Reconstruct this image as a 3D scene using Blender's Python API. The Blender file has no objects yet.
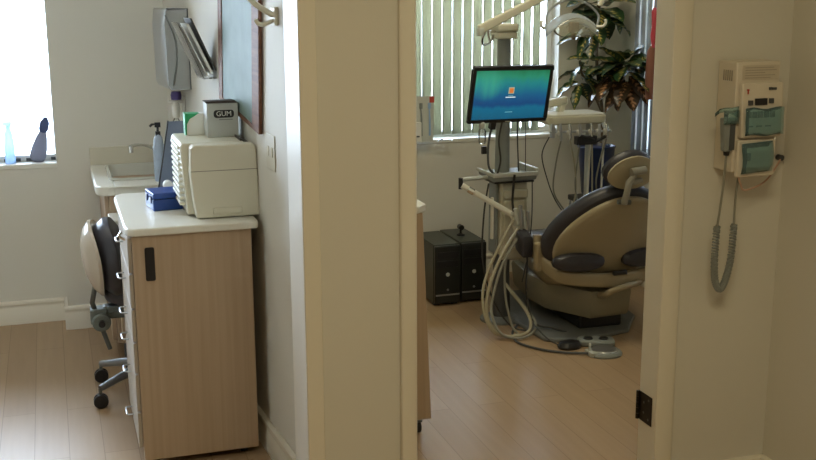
import bpy, bmesh, math, random
from math import sin, cos, pi, radians
from mathutils import Vector, Matrix

random.seed(7)
SC = bpy.context.scene
COL = SC.collection

# ------------------------------------------------------------------ camera
H = 1.6
pitch, yaw, roll = radians(12.6), radians(17.9), radians(-0.26)
fw = Vector((sin(yaw)*cos(pitch), cos(yaw)*cos(pitch), -sin(pitch)))
rt = Vector((cos(yaw), -sin(yaw), 0)); up = rt.cross(fw)
r2 = rt*cos(roll) + up*sin(roll); u2 = -rt*sin(roll) + up*cos(roll)
cd = bpy.data.cameras.new('camera'); cam = bpy.data.objects.new('camera', cd); COL.objects.link(cam)
m = Matrix((r2, u2, -fw)).transposed().to_4x4(); m.translation = (0, 0, H)
cam.matrix_world = m
cd.sensor_fit = 'HORIZONTAL'; cd.sensor_width = 36; cd.lens = 1100/816*36
cd.clip_start = 0.02; cd.clip_end = 200
SC.camera = cam

# ------------------------------------------------------------------ world, daylight, exposure
SC.view_settings.view_transform = 'Standard'; SC.view_settings.look = 'None'
SC.view_settings.gamma = 1; SC.view_settings.use_curve_mapping = False
SC.view_settings.exposure = 1.1
SC.cycles.use_denoising = True
SC.cycles.max_bounces = 10; SC.cycles.diffuse_bounces = 6; SC.cycles.transparent_max_bounces = 24
SC.cycles.sample_clamp_indirect = 6
SC.cycles.caustics_reflective = False; SC.cycles.caustics_refractive = False
w = bpy.data.worlds.new('sky'); SC.world = w; w.use_nodes = True
WN = w.node_tree
WN.nodes['Background'].inputs[0].default_value = (0.79, 0.93, 1.12, 1)
WN.nodes['Background'].inputs[1].default_value = 10.0

def area(name, loc, size, energy, color, rot=(0, 0, 0), portal=False):
    ld = bpy.data.lights.new(name, 'AREA'); ld.shape = 'RECTANGLE'; ld.size, ld.size_y = size
    ld.energy = energy; ld.color = color
    o = bpy.data.objects.new(name, ld); o.location = loc; o.rotation_euler = rot; COL.objects.link(o)
    if portal: ld.cycles.is_portal = True
    return o
# portals only guide the sky's light through the three windows
area('window_portal', (-0.75, 5.66, 1.44), (1.5, 1.32), 1, (1, 1, 1), (radians(-90), 0, 0), True)
area('window_portal', (1.80, 5.80, 1.44), (1.8, 1.32), 1, (1, 1, 1), (radians(-90), 0, 0), True)
area('window_portal', (3.14, 4.35, 1.44), (1.9, 1.32), 1, (1, 1, 1), (radians(90), 0, radians(90)), True)
# unseen fill lamps added on the ceilings of hall and rooms; housings built below
FILL_LAMPS = [('hall_fill', (0.6, 0.9, 2.585), 12.5, (1.0, 0.86, 0.54)),
         ('treatment_fill', (1.75, 4.2, 2.585), 8, (1.0, 0.90, 0.64)),
         ('office_fill', (-0.6, 4.2, 2.585), 4, (1.0, 0.95, 0.84))]
for n_, l_, e_, c_ in FILL_LAMPS: area(n_, l_, (1.1, 0.5), e_, c_)

# ------------------------------------------------------------------ materials
MATS = {}
def mat(name, col, rough=0.5, metal=0.0, var=0.04, nscale=6.0, bump=0.0, bscale=60.0, stretch=(1, 1, 1),
        coat=0.0, trans=0.0, alpha=1.0, emit=None, estr=0.0, spec=0.5):
    if name in MATS: return MATS[name]
    M = bpy.data.materials.new(name); M.use_nodes = True; nt = M.node_tree; b = nt.nodes['Principled BSDF']
    tc = nt.nodes.new('ShaderNodeTexCoord'); mp = nt.nodes.new('ShaderNodeMapping'); mp.inputs['Scale'].default_value = stretch
    nt.links.new(tc.outputs['Object'], mp.inputs[0])
    nz = nt.nodes.new('ShaderNodeTexNoise'); nz.inputs['Scale'].default_value = nscale; nz.inputs['Detail'].default_value = 4
    nt.links.new(mp.outputs[0], nz.inputs['Vector'])
    mx = nt.nodes.new('ShaderNodeMix'); mx.data_type = 'RGBA'
    mx.inputs[6].default_value = (*[max(0, c*(1-var)) for c in col], 1); mx.inputs[7].default_value = (*[min(1, c*(1+var)) for c in col], 1)
    nt.links.new(nz.outputs[0], mx.inputs[0]); nt.links.new(mx.outputs[2], b.inputs['Base Color'])
    b.inputs['Roughness'].default_value = rough; b.inputs['Metallic'].default_value = metal
    b.inputs['Coat Weight'].default_value = coat; b.inputs['Transmission Weight'].default_value = trans
    b.inputs['Alpha'].default_value = alpha; b.inputs['Specular IOR Level'].default_value = spec
    if emit: b.inputs['Emission Color'].default_value = (*emit, 1); b.inputs['Emission Strength'].default_value = estr
    if bump:
        n2 = nt.nodes.new('ShaderNodeTexNoise'); n2.inputs['Scale'].default_value = bscale
        bp = nt.nodes.new('ShaderNodeBump'); bp.inputs['Strength'].default_value = bump; bp.inputs['Distance'].default_value = 0.003
        nt.links.new(mp.outputs[0], n2.inputs['Vector']); nt.links.new(n2.outputs[0], bp.inputs['Height']); nt.links.new(bp.outputs[0], b.inputs['Normal'])
    MATS[name] = M
    return M

def floor_mat():
    M = bpy.data.materials.new('laminate_floor'); M.use_nodes = True; nt = M.node_tree; b = nt.nodes['Principled BSDF']; L = nt.links.new
    tc = nt.nodes.new('ShaderNodeTexCoord'); mp = nt.nodes.new('ShaderNodeMapping')
    mp.inputs['Rotation'].default_value = (0, 0, radians(90)); mp.inputs['Location'].default_value = (0, 0.027, 0)
    L(tc.outputs['Object'], mp.inputs[0])
    br = nt.nodes.new('ShaderNodeTexBrick'); br.offset = 0.37; br.offset_frequency = 2
    br.inputs['Scale'].default_value = 1; br.inputs['Brick Width'].default_value = 1.25; br.inputs['Row Height'].default_value = 0.117
    br.inputs['Mortar Size'].default_value = 0.0014; br.inputs['Mortar Smooth'].default_value = 0.3; br.inputs['Bias'].default_value = 0
    br.inputs['Color1'].default_value = (0.37, 0.255, 0.155, 1); br.inputs['Color2'].default_value = (0.41, 0.29, 0.18, 1)
    br.inputs['Mortar'].default_value = (0.25, 0.165, 0.095, 1)
    L(mp.outputs[0], br.inputs['Vector'])
    mg = nt.nodes.new('ShaderNodeMapping'); mg.inputs['Scale'].default_value = (26, 1.6, 1); L(tc.outputs['Object'], mg.inputs[0])
    nz = nt.nodes.new('ShaderNodeTexNoise'); nz.inputs['Scale'].default_value = 1.6; nz.inputs['Detail'].default_value = 6; L(mg.outputs[0], nz.inputs['Vector'])
    cr = nt.nodes.new('ShaderNodeValToRGB'); cr.color_ramp.elements[0].color = (0.86, 0.84, 0.80, 1); cr.color_ramp.elements[1].color = (1.06, 1.05, 1.04, 1)
    L(nz.outputs[0], cr.inputs[0])
    mx = nt.nodes.new('ShaderNodeMix'); mx.data_type = 'RGBA'; mx.blend_type = 'MULTIPLY'; mx.inputs[0].default_value = 1
    L(br.outputs['Color'], mx.inputs[6]); L(cr.outputs[0], mx.inputs[7]); L(mx.outputs[2], b.inputs['Base Color'])
    b.inputs['Roughness'].default_value = 0.34; b.inputs['Specular IOR Level'].default_value = 0.4
    return M

def wood_mat(name, c1, c2, scale=(40, 40, 1.2), rough=0.5):
    M = bpy.data.materials.new(name); M.use_nodes = True; nt = M.node_tree; b = nt.nodes['Principled BSDF']; L = nt.links.new
    tc = nt.nodes.new('ShaderNodeTexCoord'); mg = nt.nodes.new('ShaderNodeMapping'); mg.inputs['Scale'].default_value = scale
    L(tc.outputs['Object'], mg.inputs[0])
    nz = nt.nodes.new('ShaderNodeTexNoise'); nz.inputs['Scale'].default_value = 1.3; nz.inputs['Detail'].default_value = 7; nz.inputs['Distortion'].default_value = 0.4
    L(mg.outputs[0], nz.inputs['Vector'])
    cr = nt.nodes.new('ShaderNodeValToRGB'); cr.color_ramp.elements[0].position = 0.32; cr.color_ramp.elements[1].position = 0.68
    cr.color_ramp.elements[0].color = (*c1, 1); cr.color_ramp.elements[1].color = (*c2, 1)
    L(nz.outputs[0], cr.inputs[0]); L(cr.outputs[0], b.inputs['Base Color']); b.inputs['Roughness'].default_value = rough
    return M

def glass_mat(name, tint=(1, 1, 1), gloss=0.08, dif=0.0, dcol=(0.8, 0.8, 0.8)):
    M = bpy.data.materials.new(name); M.use_nodes = True; nt = M.node_tree; L = nt.links.new
    nt.nodes.remove(nt.nodes['Principled BSDF']); out = nt.nodes['Material Output']
    t = nt.nodes.new('ShaderNodeBsdfTransparent'); t.inputs[0].default_value = (*tint, 1)
    g = nt.nodes.new('ShaderNodeBsdfGlossy'); g.inputs['Roughness'].default_value = 0.05
    fr = nt.nodes.new('ShaderNodeFresnel'); fr.inputs[0].default_value = 1.45
    ad = nt.nodes.new('ShaderNodeMath'); ad.operation = 'MULTIPLY_ADD'; ad.inputs[1].default_value = 1.0; ad.inputs[2].default_value = gloss*0.3
    L(fr.outputs[0], ad.inputs[0])
    d = nt.nodes.new('ShaderNodeBsdfDiffuse'); d.inputs[0].default_value = (*dcol, 1)
    m0 = nt.nodes.new('ShaderNodeMixShader'); m0.inputs[0].default_value = dif; L(t.outputs[0], m0.inputs[1]); L(d.outputs[0], m0.inputs[2])
    m1 = nt.nodes.new('ShaderNodeMixShader'); L(ad.outputs[0], m1.inputs[0]); L(m0.outputs[0], m1.inputs[1]); L(g.outputs[0], m1.inputs[2])
    L(m1.outputs[0], out.inputs[0])
    return M

def slat_mat(name, col, tcol, f):
    M = bpy.data.materials.new(name); M.use_nodes = True; nt = M.node_tree; L = nt.links.new
    nt.nodes.remove(nt.nodes['Principled BSDF']); out = nt.nodes['Material Output']
    tc = nt.nodes.new('ShaderNodeTexCoord'); nz = nt.nodes.new('ShaderNodeTexNoise'); nz.inputs['Scale'].default_value = 90; L(tc.outputs['Object'], nz.inputs['Vector'])
    mx = nt.nodes.new('ShaderNodeMix'); mx.data_type = 'RGBA'; mx.inputs[6].default_value = (*[c*0.96 for c in col], 1); mx.inputs[7].default_value = (*col, 1); L(nz.outputs[0], mx.inputs[0])
    d = nt.nodes.new('ShaderNodeBsdfDiffuse'); L(mx.outputs[2], d.inputs[0])
    t = nt.nodes.new('ShaderNodeBsdfTranslucent'); t.inputs[0].default_value = (*tcol, 1)
    a = nt.nodes.new('ShaderNodeMixShader'); a.inputs[0].default_value = f; L(d.outputs[0], a.inputs[1]); L(t.outputs[0], a.inputs[2]); L(a.outputs[0], out.inputs[0])
    return M

def leaf_mat(name, old=False):
    M = bpy.data.materials.new(name); M.use_nodes = True; nt = M.node_tree; b = nt.nodes['Principled BSDF']; L = nt.links.new
    uv = nt.nodes.new('ShaderNodeUVMap'); uv.uv_map = 'UVMap'
    sp = nt.nodes.new('ShaderNodeSeparateXYZ'); L(uv.outputs[0], sp.inputs[0])
    # |across| : x is -1..1, y is 0..1 along
    ab = nt.nodes.new('ShaderNodeMath'); ab.operation = 'ABSOLUTE'; L(sp.outputs[0], ab.inputs[0])
    k = nt.nodes.new('ShaderNodeMath'); k.operation = 'MULTIPLY_ADD'; k.inputs[1].default_value = -0.16; L(ab.outputs[0], k.inputs[0]); L(sp.outputs[1], k.inputs[2])
    s = nt.nodes.new('ShaderNodeMath'); s.operation = 'MULTIPLY'; s.inputs[1].default_value = 48; L(k.outputs[0], s.inputs[0])
    si = nt.nodes.new('ShaderNodeMath'); si.operation = 'SINE'; L(s.outputs[0], si.inputs[0])
    tc = nt.nodes.new('ShaderNodeTexCoord'); nz = nt.nodes.new('ShaderNodeTexNoise'); nz.inputs['Scale'].default_value = 26; nz.inputs['Detail'].default_value = 5; nz.inputs['Roughness'].default_value = 0.75
    L(tc.outputs['Object'], nz.inputs['Vector'])
    v = nt.nodes.new('ShaderNodeMath'); v.operation = 'MULTIPLY_ADD'; v.inputs[1].default_value = 0.09; L(si.outputs[0], v.inputs[0]); L(nz.outputs[0], v.inputs[2])
    mr = nt.nodes.new('ShaderNodeMath'); mr.operation = 'MULTIPLY_ADD'; mr.inputs[1].default_value = -0.42; L(ab.outputs[0], mr.inputs[0]); L(v.outputs[0], mr.inputs[2])
    cr = nt.nodes.new('ShaderNodeValToRGB'); e = cr.color_ramp.elements
    e[0].position = 0.36; e[0].color = (0.018, 0.05, 0.018, 1); e[1].position = 0.52; e[1].color = (0.52, 0.40, 0.10, 1)
    n = e.new(0.44); n.color = (0.06, 0.10, 0.03, 1); n2 = e.new(0.66); n2.color = (0.50, 0.36, 0.12, 1)
    if old:
        for q, c in zip(e, ((0.05, 0.03, 0.015), (0.20, 0.10, 0.04), (0.48, 0.25, 0.12), (0.62, 0.36, 0.22))): q.color = (*c, 1)
    L(mr.outputs[0], cr.inputs[0]); L(cr.outputs[0], b.inputs['Base Color'])
    b.inputs['Roughness'].default_value = 0.3
    return M

def screen_mat(w, h):
    M = bpy.data.materials.new('lit_screen'); M.use_nodes = True; nt = M.node_tree; b = nt.nodes['Principled BSDF']; L = nt.links.new
    tc = nt.nodes.new('ShaderNodeTexCoord'); sp = nt.nodes.new('ShaderNodeSeparateXYZ'); L(tc.outputs['Object'], sp.inputs[0])
    def mth(op, a, bb=None, c=None):
        n = nt.nodes.new('ShaderNodeMath'); n.operation = op
        for i, x in enumerate((a, bb, c)):
            if x is None: continue
            if isinstance(x, (int, float)): n.inputs[i].default_value = x
            else: L(x, n.inputs[i])
        return n.outputs[0]
    z = mth('MULTIPLY_ADD', sp.outputs[2], 1/h, 0.5)        # 0 bottom 1 top
    x = mth('MULTIPLY_ADD', sp.outputs[0], 1/w, 0.5)
    mp = nt.nodes.new('ShaderNodeMapping'); mp.inputs['Scale'].default_value = (30, 1, 3.5); mp.inputs['Rotation'].default_value = (0, radians(8), 0); L(tc.outputs['Object'], mp.inputs[0])
    nz = nt.nodes.new('ShaderNodeTexNoise'); nz.inputs['Scale'].default_value = 1.0; nz.inputs['Detail'].default_value = 3; L(mp.outputs[0], nz.inputs['Vector'])
    cr = nt.nodes.new('ShaderNodeValToRGB'); e = cr.color_ramp.elements
    e[0].position = 0.0; e[0].color = (0.004, 0.085, 0.16, 1); e[1].position = 1.0; e[1].color = (0.012, 0.14, 0.06, 1)
    for p, c in ((0.22, (0.004, 0.12, 0.21)), (0.30, (0.006, 0.05, 0.16)), (0.48, (0.006, 0.09, 0.20)), (0.72, (0.012, 0.19, 0.20)), (0.86, (0.02, 0.22, 0.12))):
        n = e.new(p); n.color = (*c, 1)
    wob = mth('MULTIPLY_ADD', nz.outputs[0], 0.22, z); wob = mth('SUBTRACT', wob, 0.11)
    L(wob, cr.inputs[0])
    # soft brighter curtain on the upper left
    dx = mth('SUBTRACT', x, 0.16); dz = mth('SUBTRACT', z, 0.74)
    d2 = mth('MULTIPLY_ADD', dx, dx, mth('MULTIPLY', mth('MULTIPLY', dz, dz), 0.45))
    g = mth('MAXIMUM', mth('MULTIPLY_ADD', d2, -16.0, 1.0), 0.0)
    mx = nt.nodes.new('ShaderNodeMix'); mx.data_type = 'RGBA'; mx.inputs[7].default_value = (0.05, 0.36, 0.24, 1)
    L(mth('MULTIPLY', g, mth('MULTIPLY', nz.outputs[0], 0.95)), mx.inputs[0]); L(cr.outputs[0], mx.inputs[6])
    L(mx.outputs[2], b.inputs['Emission Color']); b.inputs['Emission Strength'].default_value = 0.5
    b.inputs['Base Color'].default_value = (0.01, 0.01, 0.012, 1); b.inputs['Roughness'].default_value = 0.35
    return M

WALL = mat('cream_wall_paint', (0.66, 0.64, 0.57), 0.7, bump=0.12, bscale=220, var=0.02, nscale=2)
TRIM = mat('cream_gloss_trim', (0.74, 0.70, 0.60), 0.35, var=0.015)
CEIL = mat('white_ceiling_paint', (0.75, 0.74, 0.70), 0.8, var=0.02)
FLOOR = floor_mat()
MAPLE = wood_mat('pale_maple_laminate', (0.40, 0.292, 0.195), (0.455, 0.34, 0.235), (60, 60, 1.1))
DRAWERF = mat('grey_beige_drawer_laminate', (0.40, 0.35, 0.29), 0.55, var=0.02)
FRAMEWOOD = wood_mat('reddish_frame_wood', (0.13, 0.055, 0.03), (0.21, 0.095, 0.05), (60, 4, 60), 0.65)
WHITE = mat('white_laminate', (0.72, 0.71, 0.64), 0.35, var=0.015)
CREAM = mat('cream_plastic', (0.62, 0.58, 0.45), 0.4, var=0.02)
IVORY = mat('ivory_machine_plastic', (0.66, 0.64, 0.53), 0.42, var=0.02, bump=0.05, bscale=400)
UNITC = mat('dental_unit_plastic', (0.55, 0.53, 0.42), 0.38, var=0.02)
SHELL = mat('tan_chair_shell', (0.30, 0.245, 0.15), 0.35, var=0.03)
SHELLB = mat('chair_base_shell', (0.24, 0.215, 0.15), 0.45, var=0.03)
VINYL = mat('dark_grey_vinyl', (0.030, 0.028, 0.034), 0.38, var=0.15, bump=0.1, bscale=300)
PLATE = mat('grey_floor_plate', (0.16, 0.17, 0.17), 0.5, var=0.05)
BLACK = mat('black_plastic', (0.012, 0.012, 0.014), 0.35, var=0.1)
PCBLK = mat('pc_black_metal', (0.016, 0.018, 0.016), 0.3, var=0.15)
PCGRN = mat('pc_side_metal', (0.035, 0.042, 0.032), 0.4, var=0.1)
DGREY = mat('dark_grey_plastic', (0.06, 0.065, 0.07), 0.45, var=0.08)
GREY = mat('mid_grey_plastic', (0.22, 0.24, 0.23), 0.45, var=0.04)
LGREY = mat('light_grey_plastic', (0.48, 0.50, 0.46), 0.4, var=0.03)
GUNM = mat('gunmetal_mechanism', (0.13, 0.14, 0.13), 0.4, metal=0.5, var=0.08)
CHROME = mat('chrome', (0.78, 0.78, 0.76), 0.12, metal=1.0, var=0.02)
STEEL = mat('brushed_steel', (0.50, 0.52, 0.54), 0.28, metal=0.85, var=0.05, stretch=(1, 1, 0.1), nscale=30)
BRONZE = mat('dark_bronze_hinge', (0.018, 0.014, 0.010), 0.4, metal=0.6, var=0.1)
BLUE = mat('royal_blue_plastic', (0.012, 0.055, 0.27), 0.35, var=0.06)
NAVY = mat('navy_bin_plastic', (0.012, 0.028, 0.10), 0.3, var=0.08)
TEAL = glass_mat('blue_green_film', (0.82, 0.95, 0.96), 0.10, 0.14, (0.40, 0.78, 0.82))
TEALS = mat('blue_green_tape', (0.16, 0.42, 0.42), 0.5, var=0.06)
CLEAR = glass_mat('clear_plastic', (0.95, 0.97, 0.97), 0.35, 0.10)
PANE = glass_mat('window_pane', (0.97, 0.99, 1.0), 0.02)
LENS = glass_mat('lamp_shield', (0.95, 0.95, 0.90), 0.2, 0.16, (0.8, 0.8, 0.66))
HOSE = mat('beige_hose', (0.40, 0.37, 0.27), 0.4, var=0.04)
HOSEG = mat('grey_hose', (0.24, 0.24, 0.20), 0.42, var=0.05)
CABLE = mat('dark_cable', (0.03, 0.03, 0.03), 0.45, var=0.05)
COPPER = mat('pinkish_tubing', (0.50, 0.32, 0.24), 0.3, var=0.06)
PAPER = mat('white_paper', (0.76, 0.76, 0.72), 0.7, var=0.03)
GREENP = mat('green_carton', (0.02, 0.33, 0.12), 0.5, var=0.05)
GUMBOX = mat('grey_white_carton', (0.50, 0.52, 0.50), 0.55, var=0.03)
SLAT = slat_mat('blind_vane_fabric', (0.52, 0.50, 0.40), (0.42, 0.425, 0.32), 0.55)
SLATD = slat_mat('shaded_vane_fabric', (0.45, 0.47, 0.46), (0.16, 0.17, 0.17), 0.4)  # same kind of vanes, with their shade put into a duller colour
LEAF = leaf_mat('variegated_leaf')
BARK = mat('plant_stem_bark', (0.17, 0.13, 0.08), 0.7, var=0.2, nscale=40)
SOIL = mat('potting_soil', (0.03, 0.02, 0.012), 0.9, var=0.3)
PURPLE = mat('purple_cap', (0.09, 0.06, 0.22), 0.4, var=0.05)
PALEBL = mat('pale_blue_plastic', (0.30, 0.46, 0.72), 0.4, var=0.05)
REDC = mat('red_ribbon', (0.50, 0.05, 0.07), 0.6, var=0.1)
RUST = mat('brown_red_cloth', (0.22, 0.09, 0.06), 0.8, var=0.15)
REDT = mat('red_print', (0.45, 0.05, 0.03), 0.5)
GROUND = mat('outdoor_concrete', (0.62, 0.62, 0.60), 0.9, var=0.12, nscale=1.5)

# ------------------------------------------------------------------ geometry helpers
ROOTM = {}
class MB:
    def __init__(s): s.b = bmesh.new()
    def box(s, x0, x1, y0, y1, z0, z1, mtx=None):
        ps = [(x, y, z) for z in (z0, z1) for y in (y0, y1) for x in (x0, x1)]
        if mtx: ps = [mtx @ Vector(p) for p in ps]
        v = [s.b.verts.new(p) for p in ps]
        for f in ((0, 2, 3, 1), (4, 5, 7, 6), (0, 1, 5, 4), (2, 6, 7, 3), (0, 4, 6, 2), (1, 3, 7, 5)): s.b.faces.new([v[i] for i in f])
        return s
    def hexa(s, low, high):
        n = len(low); a = [s.b.verts.new(p) for p in low]; c = [s.b.verts.new(p) for p in high]
        s.b.faces.new(a[::-1]); s.b.faces.new(c)
        for i in range(n): s.b.faces.new((a[i], a[(i+1) % n], c[(i+1) % n], c[i]))
        return s
    def prism(s, pts, a0, a1, axis='z', mtx=None):
        def P(p, a): q = {'z': (p[0], p[1], a), 'y': (p[0], a, p[1]), 'x': (a, p[0], p[1])}[axis]; return mtx @ Vector(q) if mtx else q
        return s.hexa([P(p, a0) for p in pts], [P(p, a1) for p in pts])
    def tube(s, pts, r, n=10, caps=True):
        pts = [Vector(p) for p in pts]; rs = r if isinstance(r, (list, tuple)) else [r]*len(pts)
        rings = []; prev = None
        for i, p in enumerate(pts):
            t = (pts[min(i+1, len(pts)-1)] - pts[max(i-1, 0)])
            if t.length < 1e-9: t = Vector((0, 0, 1))
            t.normalize()
            if prev is None: a = t.cross(Vector((0.13, 0.31, 0.94)) if abs(t.z) < 0.9 else Vector((1, 0.02, 0)))
            else: a = prev - t*prev.dot(t)
            a.normalize(); prev = a; c = t.cross(a)
            rings.append([s.b.verts.new(p + (a*cos(2*pi*k/n) + c*sin(2*pi*k/n))*rs[i]) for k in range(n)])
        for q in range(len(rings)-1):
            for k in range(n): s.b.faces.new((rings[q][k], rings[q][(k+1) % n], rings[q+1][(k+1) % n], rings[q+1][k]))
        if caps: s.b.faces.new(rings[0][::-1]); s.b.faces.new(rings[-1])
        return s
    def lathe(s, prof, c=(0, 0, 0), n=28, mtx=None, sx=1, sy=1):
        rings = []
        for r, z in prof:
            ring = []
            for k in range(n):
                q = Vector((c[0] + sx*r*cos(2*pi*k/n), c[1] + sy*r*sin(2*pi*k/n), c[2] + z))
                ring.append(s.b.verts.new(mtx @ q if mtx else q))
            rings.append(ring)
        for q in range(len(rings)-1):
            for k in range(n): s.b.faces.new((rings[q][k], rings[q][(k+1) % n], rings[q+1][(k+1) % n], rings[q+1][k]))
        if prof[0][0] > 1e-6: s.b.faces.new(rings[0][::-1])
        if prof[-1][0] > 1e-6: s.b.faces.new(rings[-1])
        return s
    def loft(s, rings, caps=True):
        R = [[s.b.verts.new(p) for p in r] for r in rings]; n = len(R[0])
        for q in range(len(R)-1):
            for k in range(n): s.b.faces.new((R[q][k], R[q][(k+1) % n], R[q+1][(k+1) % n], R[q+1][k]))
        if caps: s.b.faces.new(R[0][::-1]); s.b.faces.new(R[-1])
        return s
    def sheet(s, grid, th=0.0):
        R = [[s.b.verts.new(p) for p in r] for r in grid]
        for i in range(len(R)-1):
            for j in range(len(R[0])-1): s.b.faces.new((R[i][j], R[i][j+1], R[i+1][j+1], R[i+1][j]))
        return s
    def build(s, name, material, parent=None, bevel=0.0, smooth=True, seg=2, sub=0, solid=0.0, angle=40):
        bmesh.ops.remove_doubles(s.b, verts=s.b.verts, dist=1e-6)
        bmesh.ops.recalc_face_normals(s.b, faces=s.b.faces)
        me = bpy.data.meshes.new(name); s.b.to_mesh(me); s.b.free()
        root = parent
        while root is not None and root.parent is not None: root = root.parent
        if root is not None and root in ROOTM: me.transform(ROOTM[root].inverted())
        if smooth: me.shade_smooth(); me.set_sharp_from_angle(angle=radians(angle))
        me.materials.append(material)
        o = bpy.data.objects.new(name, me); COL.objects.link(o)
        if parent is not None: o.parent = parent
        if solid:
            md = o.modifiers.new('solid', 'SOLIDIFY'); md.thickness = solid; md.offset = 0
        if bevel:
            md = o.modifiers.new('bevel', 'BEVEL'); md.width = bevel; md.segments = seg; md.limit_method = 'ANGLE'; md.angle_limit = radians(35)
        if sub:
            md = o.modifiers.new('sub', 'SUBSURF'); md.levels = sub; md.render_levels = sub
        return o

def thing(name, label, cat, loc=(0, 0, 0), rz=0.0, group=None, local=False):
    """an Empty at the base of a thing; with local=True its parts are given in its own coordinates"""
    o = bpy.data.objects.new(name, None); COL.objects.link(o); o.empty_display_size = 0.05
    o.location = loc; o.rotation_euler = (0, 0, rz); o['label'] = label; o['category'] = cat
    if group: o['group'] = group
    if not local: ROOTM[o] = Matrix.Translation(loc) @ Matrix.Rotation(rz, 4, 'Z')
    return o
def tag(o, label, cat, group=None, kind=None):
    o['label'] = label; o['category'] = cat
    if group: o['group'] = group
    if kind: o['kind'] = kind
    return o
def struct(name, mb, material, parent=None, bevel=0.0):
    o = mb.build(name, material, parent, bevel=bevel)
    if parent is None: o['kind'] = 'structure'
    return o
def spline(pts, n=8):
    pts = [Vector(p) for p in pts]; out = []
    for i in range(len(pts)-1):
        p0 = pts[max(i-1, 0)]; p1 = pts[i]; p2 = pts[i+1]; p3 = pts[min(i+2, len(pts)-1)]
        for k in range(n):
            t = k/n
            out.append(0.5*((2*p1) + (-p0+p2)*t + (2*p0-5*p1+4*p2-p3)*t*t + (-p0+3*p1-3*p2+p3)*t**3))
    out.append(pts[-1]); return out
def rrect(w, h, r, n=5, cx=0, cy=0):
    out = []
    for (sx, sy, a0) in ((1, 1, 0), (-1, 1, 90), (-1, -1, 180), (1, -1, 270)):
        for k in range(n+1):
            a = radians(a0 + 90*k/n); out.append((cx + sx*(w/2-r) + r*cos(a), cy + sy*(h/2-r) + r*sin(a)))
    return out
def text_mb(txt, size, mtx, ext=0.0008):
    cu = bpy.data.curves.new('t', 'FONT'); cu.body = txt; cu.size = size; cu.extrude = ext; cu.align_x = 'CENTER'; cu.align_y = 'CENTER'; cu.resolution_u = 3
    o = bpy.data.objects.new('t', cu); COL.objects.link(o)
    dg = bpy.context.evaluated_depsgraph_get(); me = bpy.data.meshes.new_from_object(o.evaluated_get(dg))
    bpy.data.objects.remove(o); me.transform(mtx)
    mb = MB(); mb.b.from_mesh(me); bpy.data.meshes.remove(me); return mb
def castor(parent, x, y, h=0.055, r=0.024):
    c = MB().tube([(x, y, h-0.01), (x, y, h+0.012)], 0.008, 8).box(x-0.016, x+0.016, y-0.018, y+0.018, h-0.012, h-0.004).build('castor_fork', GUNM, parent, bevel=0.002)
    MB().tube([(x-0.012, y, r), (x+0.012, y, r)], r, 18).build('castor_wheel', BLACK, c, bevel=0.003)
    return c

# ------------------------------------------------------------------ the setting
struct('floor', MB().box(-2.1, 3.2, -1.7, 5.85, -0.05, 0), FLOOR)
struct('ceiling', MB().box(-2.1, 3.2, -1.7, 5.85, 2.6, 2.68), CEIL)
WZ0, WZ1 = 0.775, 2.1
def wall_with_window(name, axis, a0, a1, b0, b1, w0, w1):
    mb = MB()
    for (p0, p1, z0, z1) in ((a0, w0, 0, 2.6), (w1, a1, 0, 2.6), (w0, w1, 0, WZ0), (w0, w1, WZ1, 2.6)):
        if p1-p0 < 1e-4: continue
        if axis == 'x': mb.box(p0, p1, b0, b1, z0, z1)
        else: mb.box(b0, b1, p0, p1, z0, z1)
    return struct(name, mb, WALL)
wall_with_window('wall_far_left', 'x', -2.1, 0.005, 5.45, 5.63, -1.5, 0.004)
struct('wall_far_middle', MB().box(0.005, 0.70, 5.28, 5.78, 0, 2.6), WALL)
wall_with_window('wall_far_right', 'x', 0.70, 3.2, 5.60, 5.78, 0.95, 2.69)
WZ0 = 0.70
wall_with_window('wall_side_right', 'y', 2.885, 5.60, 2.98, 3.12, 3.4, 5.24)
WZ0 = 0.775
def xl(y): return 0.645 - 0.075*(y-3.61)      # the slightly skewed partition between the rooms
struct('wall_partition', MB().prism([(xl(2.93), 2.93), (xl(5.28), 5.28), (0.70, 5.28), (0.70, 5.60), (0.82, 5.60), (0.82, 2.93)], 0, 2.6), WALL)
struct('wall_doorway', MB().box(-2.1, -0.50, 2.8, 2.93, 0, 2.6).box(0.640, 0.910, 2.8, 2.93, 0, 2.6).box(1.715, 3.12, 2.8, 2.885, 0, 2.6)
       .box(-0.50, 0.64, 2.8, 2.93, 2.05, 2.6).box(0.91, 1.715, 2.8, 2.93, 2.05, 2.6), WALL)
struct('wall_right', MB().box(2.105, 2.22, -1.6, 2.8, 0, 2.6), WALL)
struct('wall_left', MB().box(-2.1, -2.0, -1.6, 5.63, 0, 2.6), WALL)
struct('wall_back', MB().box(-2.1, 2.3, -1.72, -1.6, 0, 2.6), WALL)

# door linings and casings
def lining(name, mb): struct(name, mb, TRIM, bevel=0.003)
lining('trim_1', MB().prism([(0.607, 2.782), (0.655, 2.782), (0.655, 2.80), (0.640, 2.80), (0.640, 2.93), (0.700, 2.93), (0.700, 2.95), (0.640, 2.96), (0.607, 2.96)], 0, 2.05))
lining('trim_2', MB().box(-0.50, -0.475, 2.79, 2.965, 0, 2.05).box(-0.53, -0.475, 2.785, 2.80, 0, 2.09).box(-0.475, 0.607, 2.79, 2.965, 2.03, 2.05).box(-0.53, 0.655, 2.785, 2.80, 2.05, 2.11))
lining('trim_3', MB().prism([(0.878, 2.784), (0.886, 2.780), (0.920, 2.780), (0.925, 2.784), (0.925, 2.95), (0.900, 2.95), (0.900, 2.80), (0.878, 2.80)], 0, 2.05))
lining('trim_4', MB().prism([(1.695, 2.783), (1.712, 2.780), (1.748, 2.779), (1.757, 2.784), (1.757, 2.80), (1.715, 2.80), (1.715, 2.885), (1.695, 2.885)], 0, 2.05))
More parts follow.
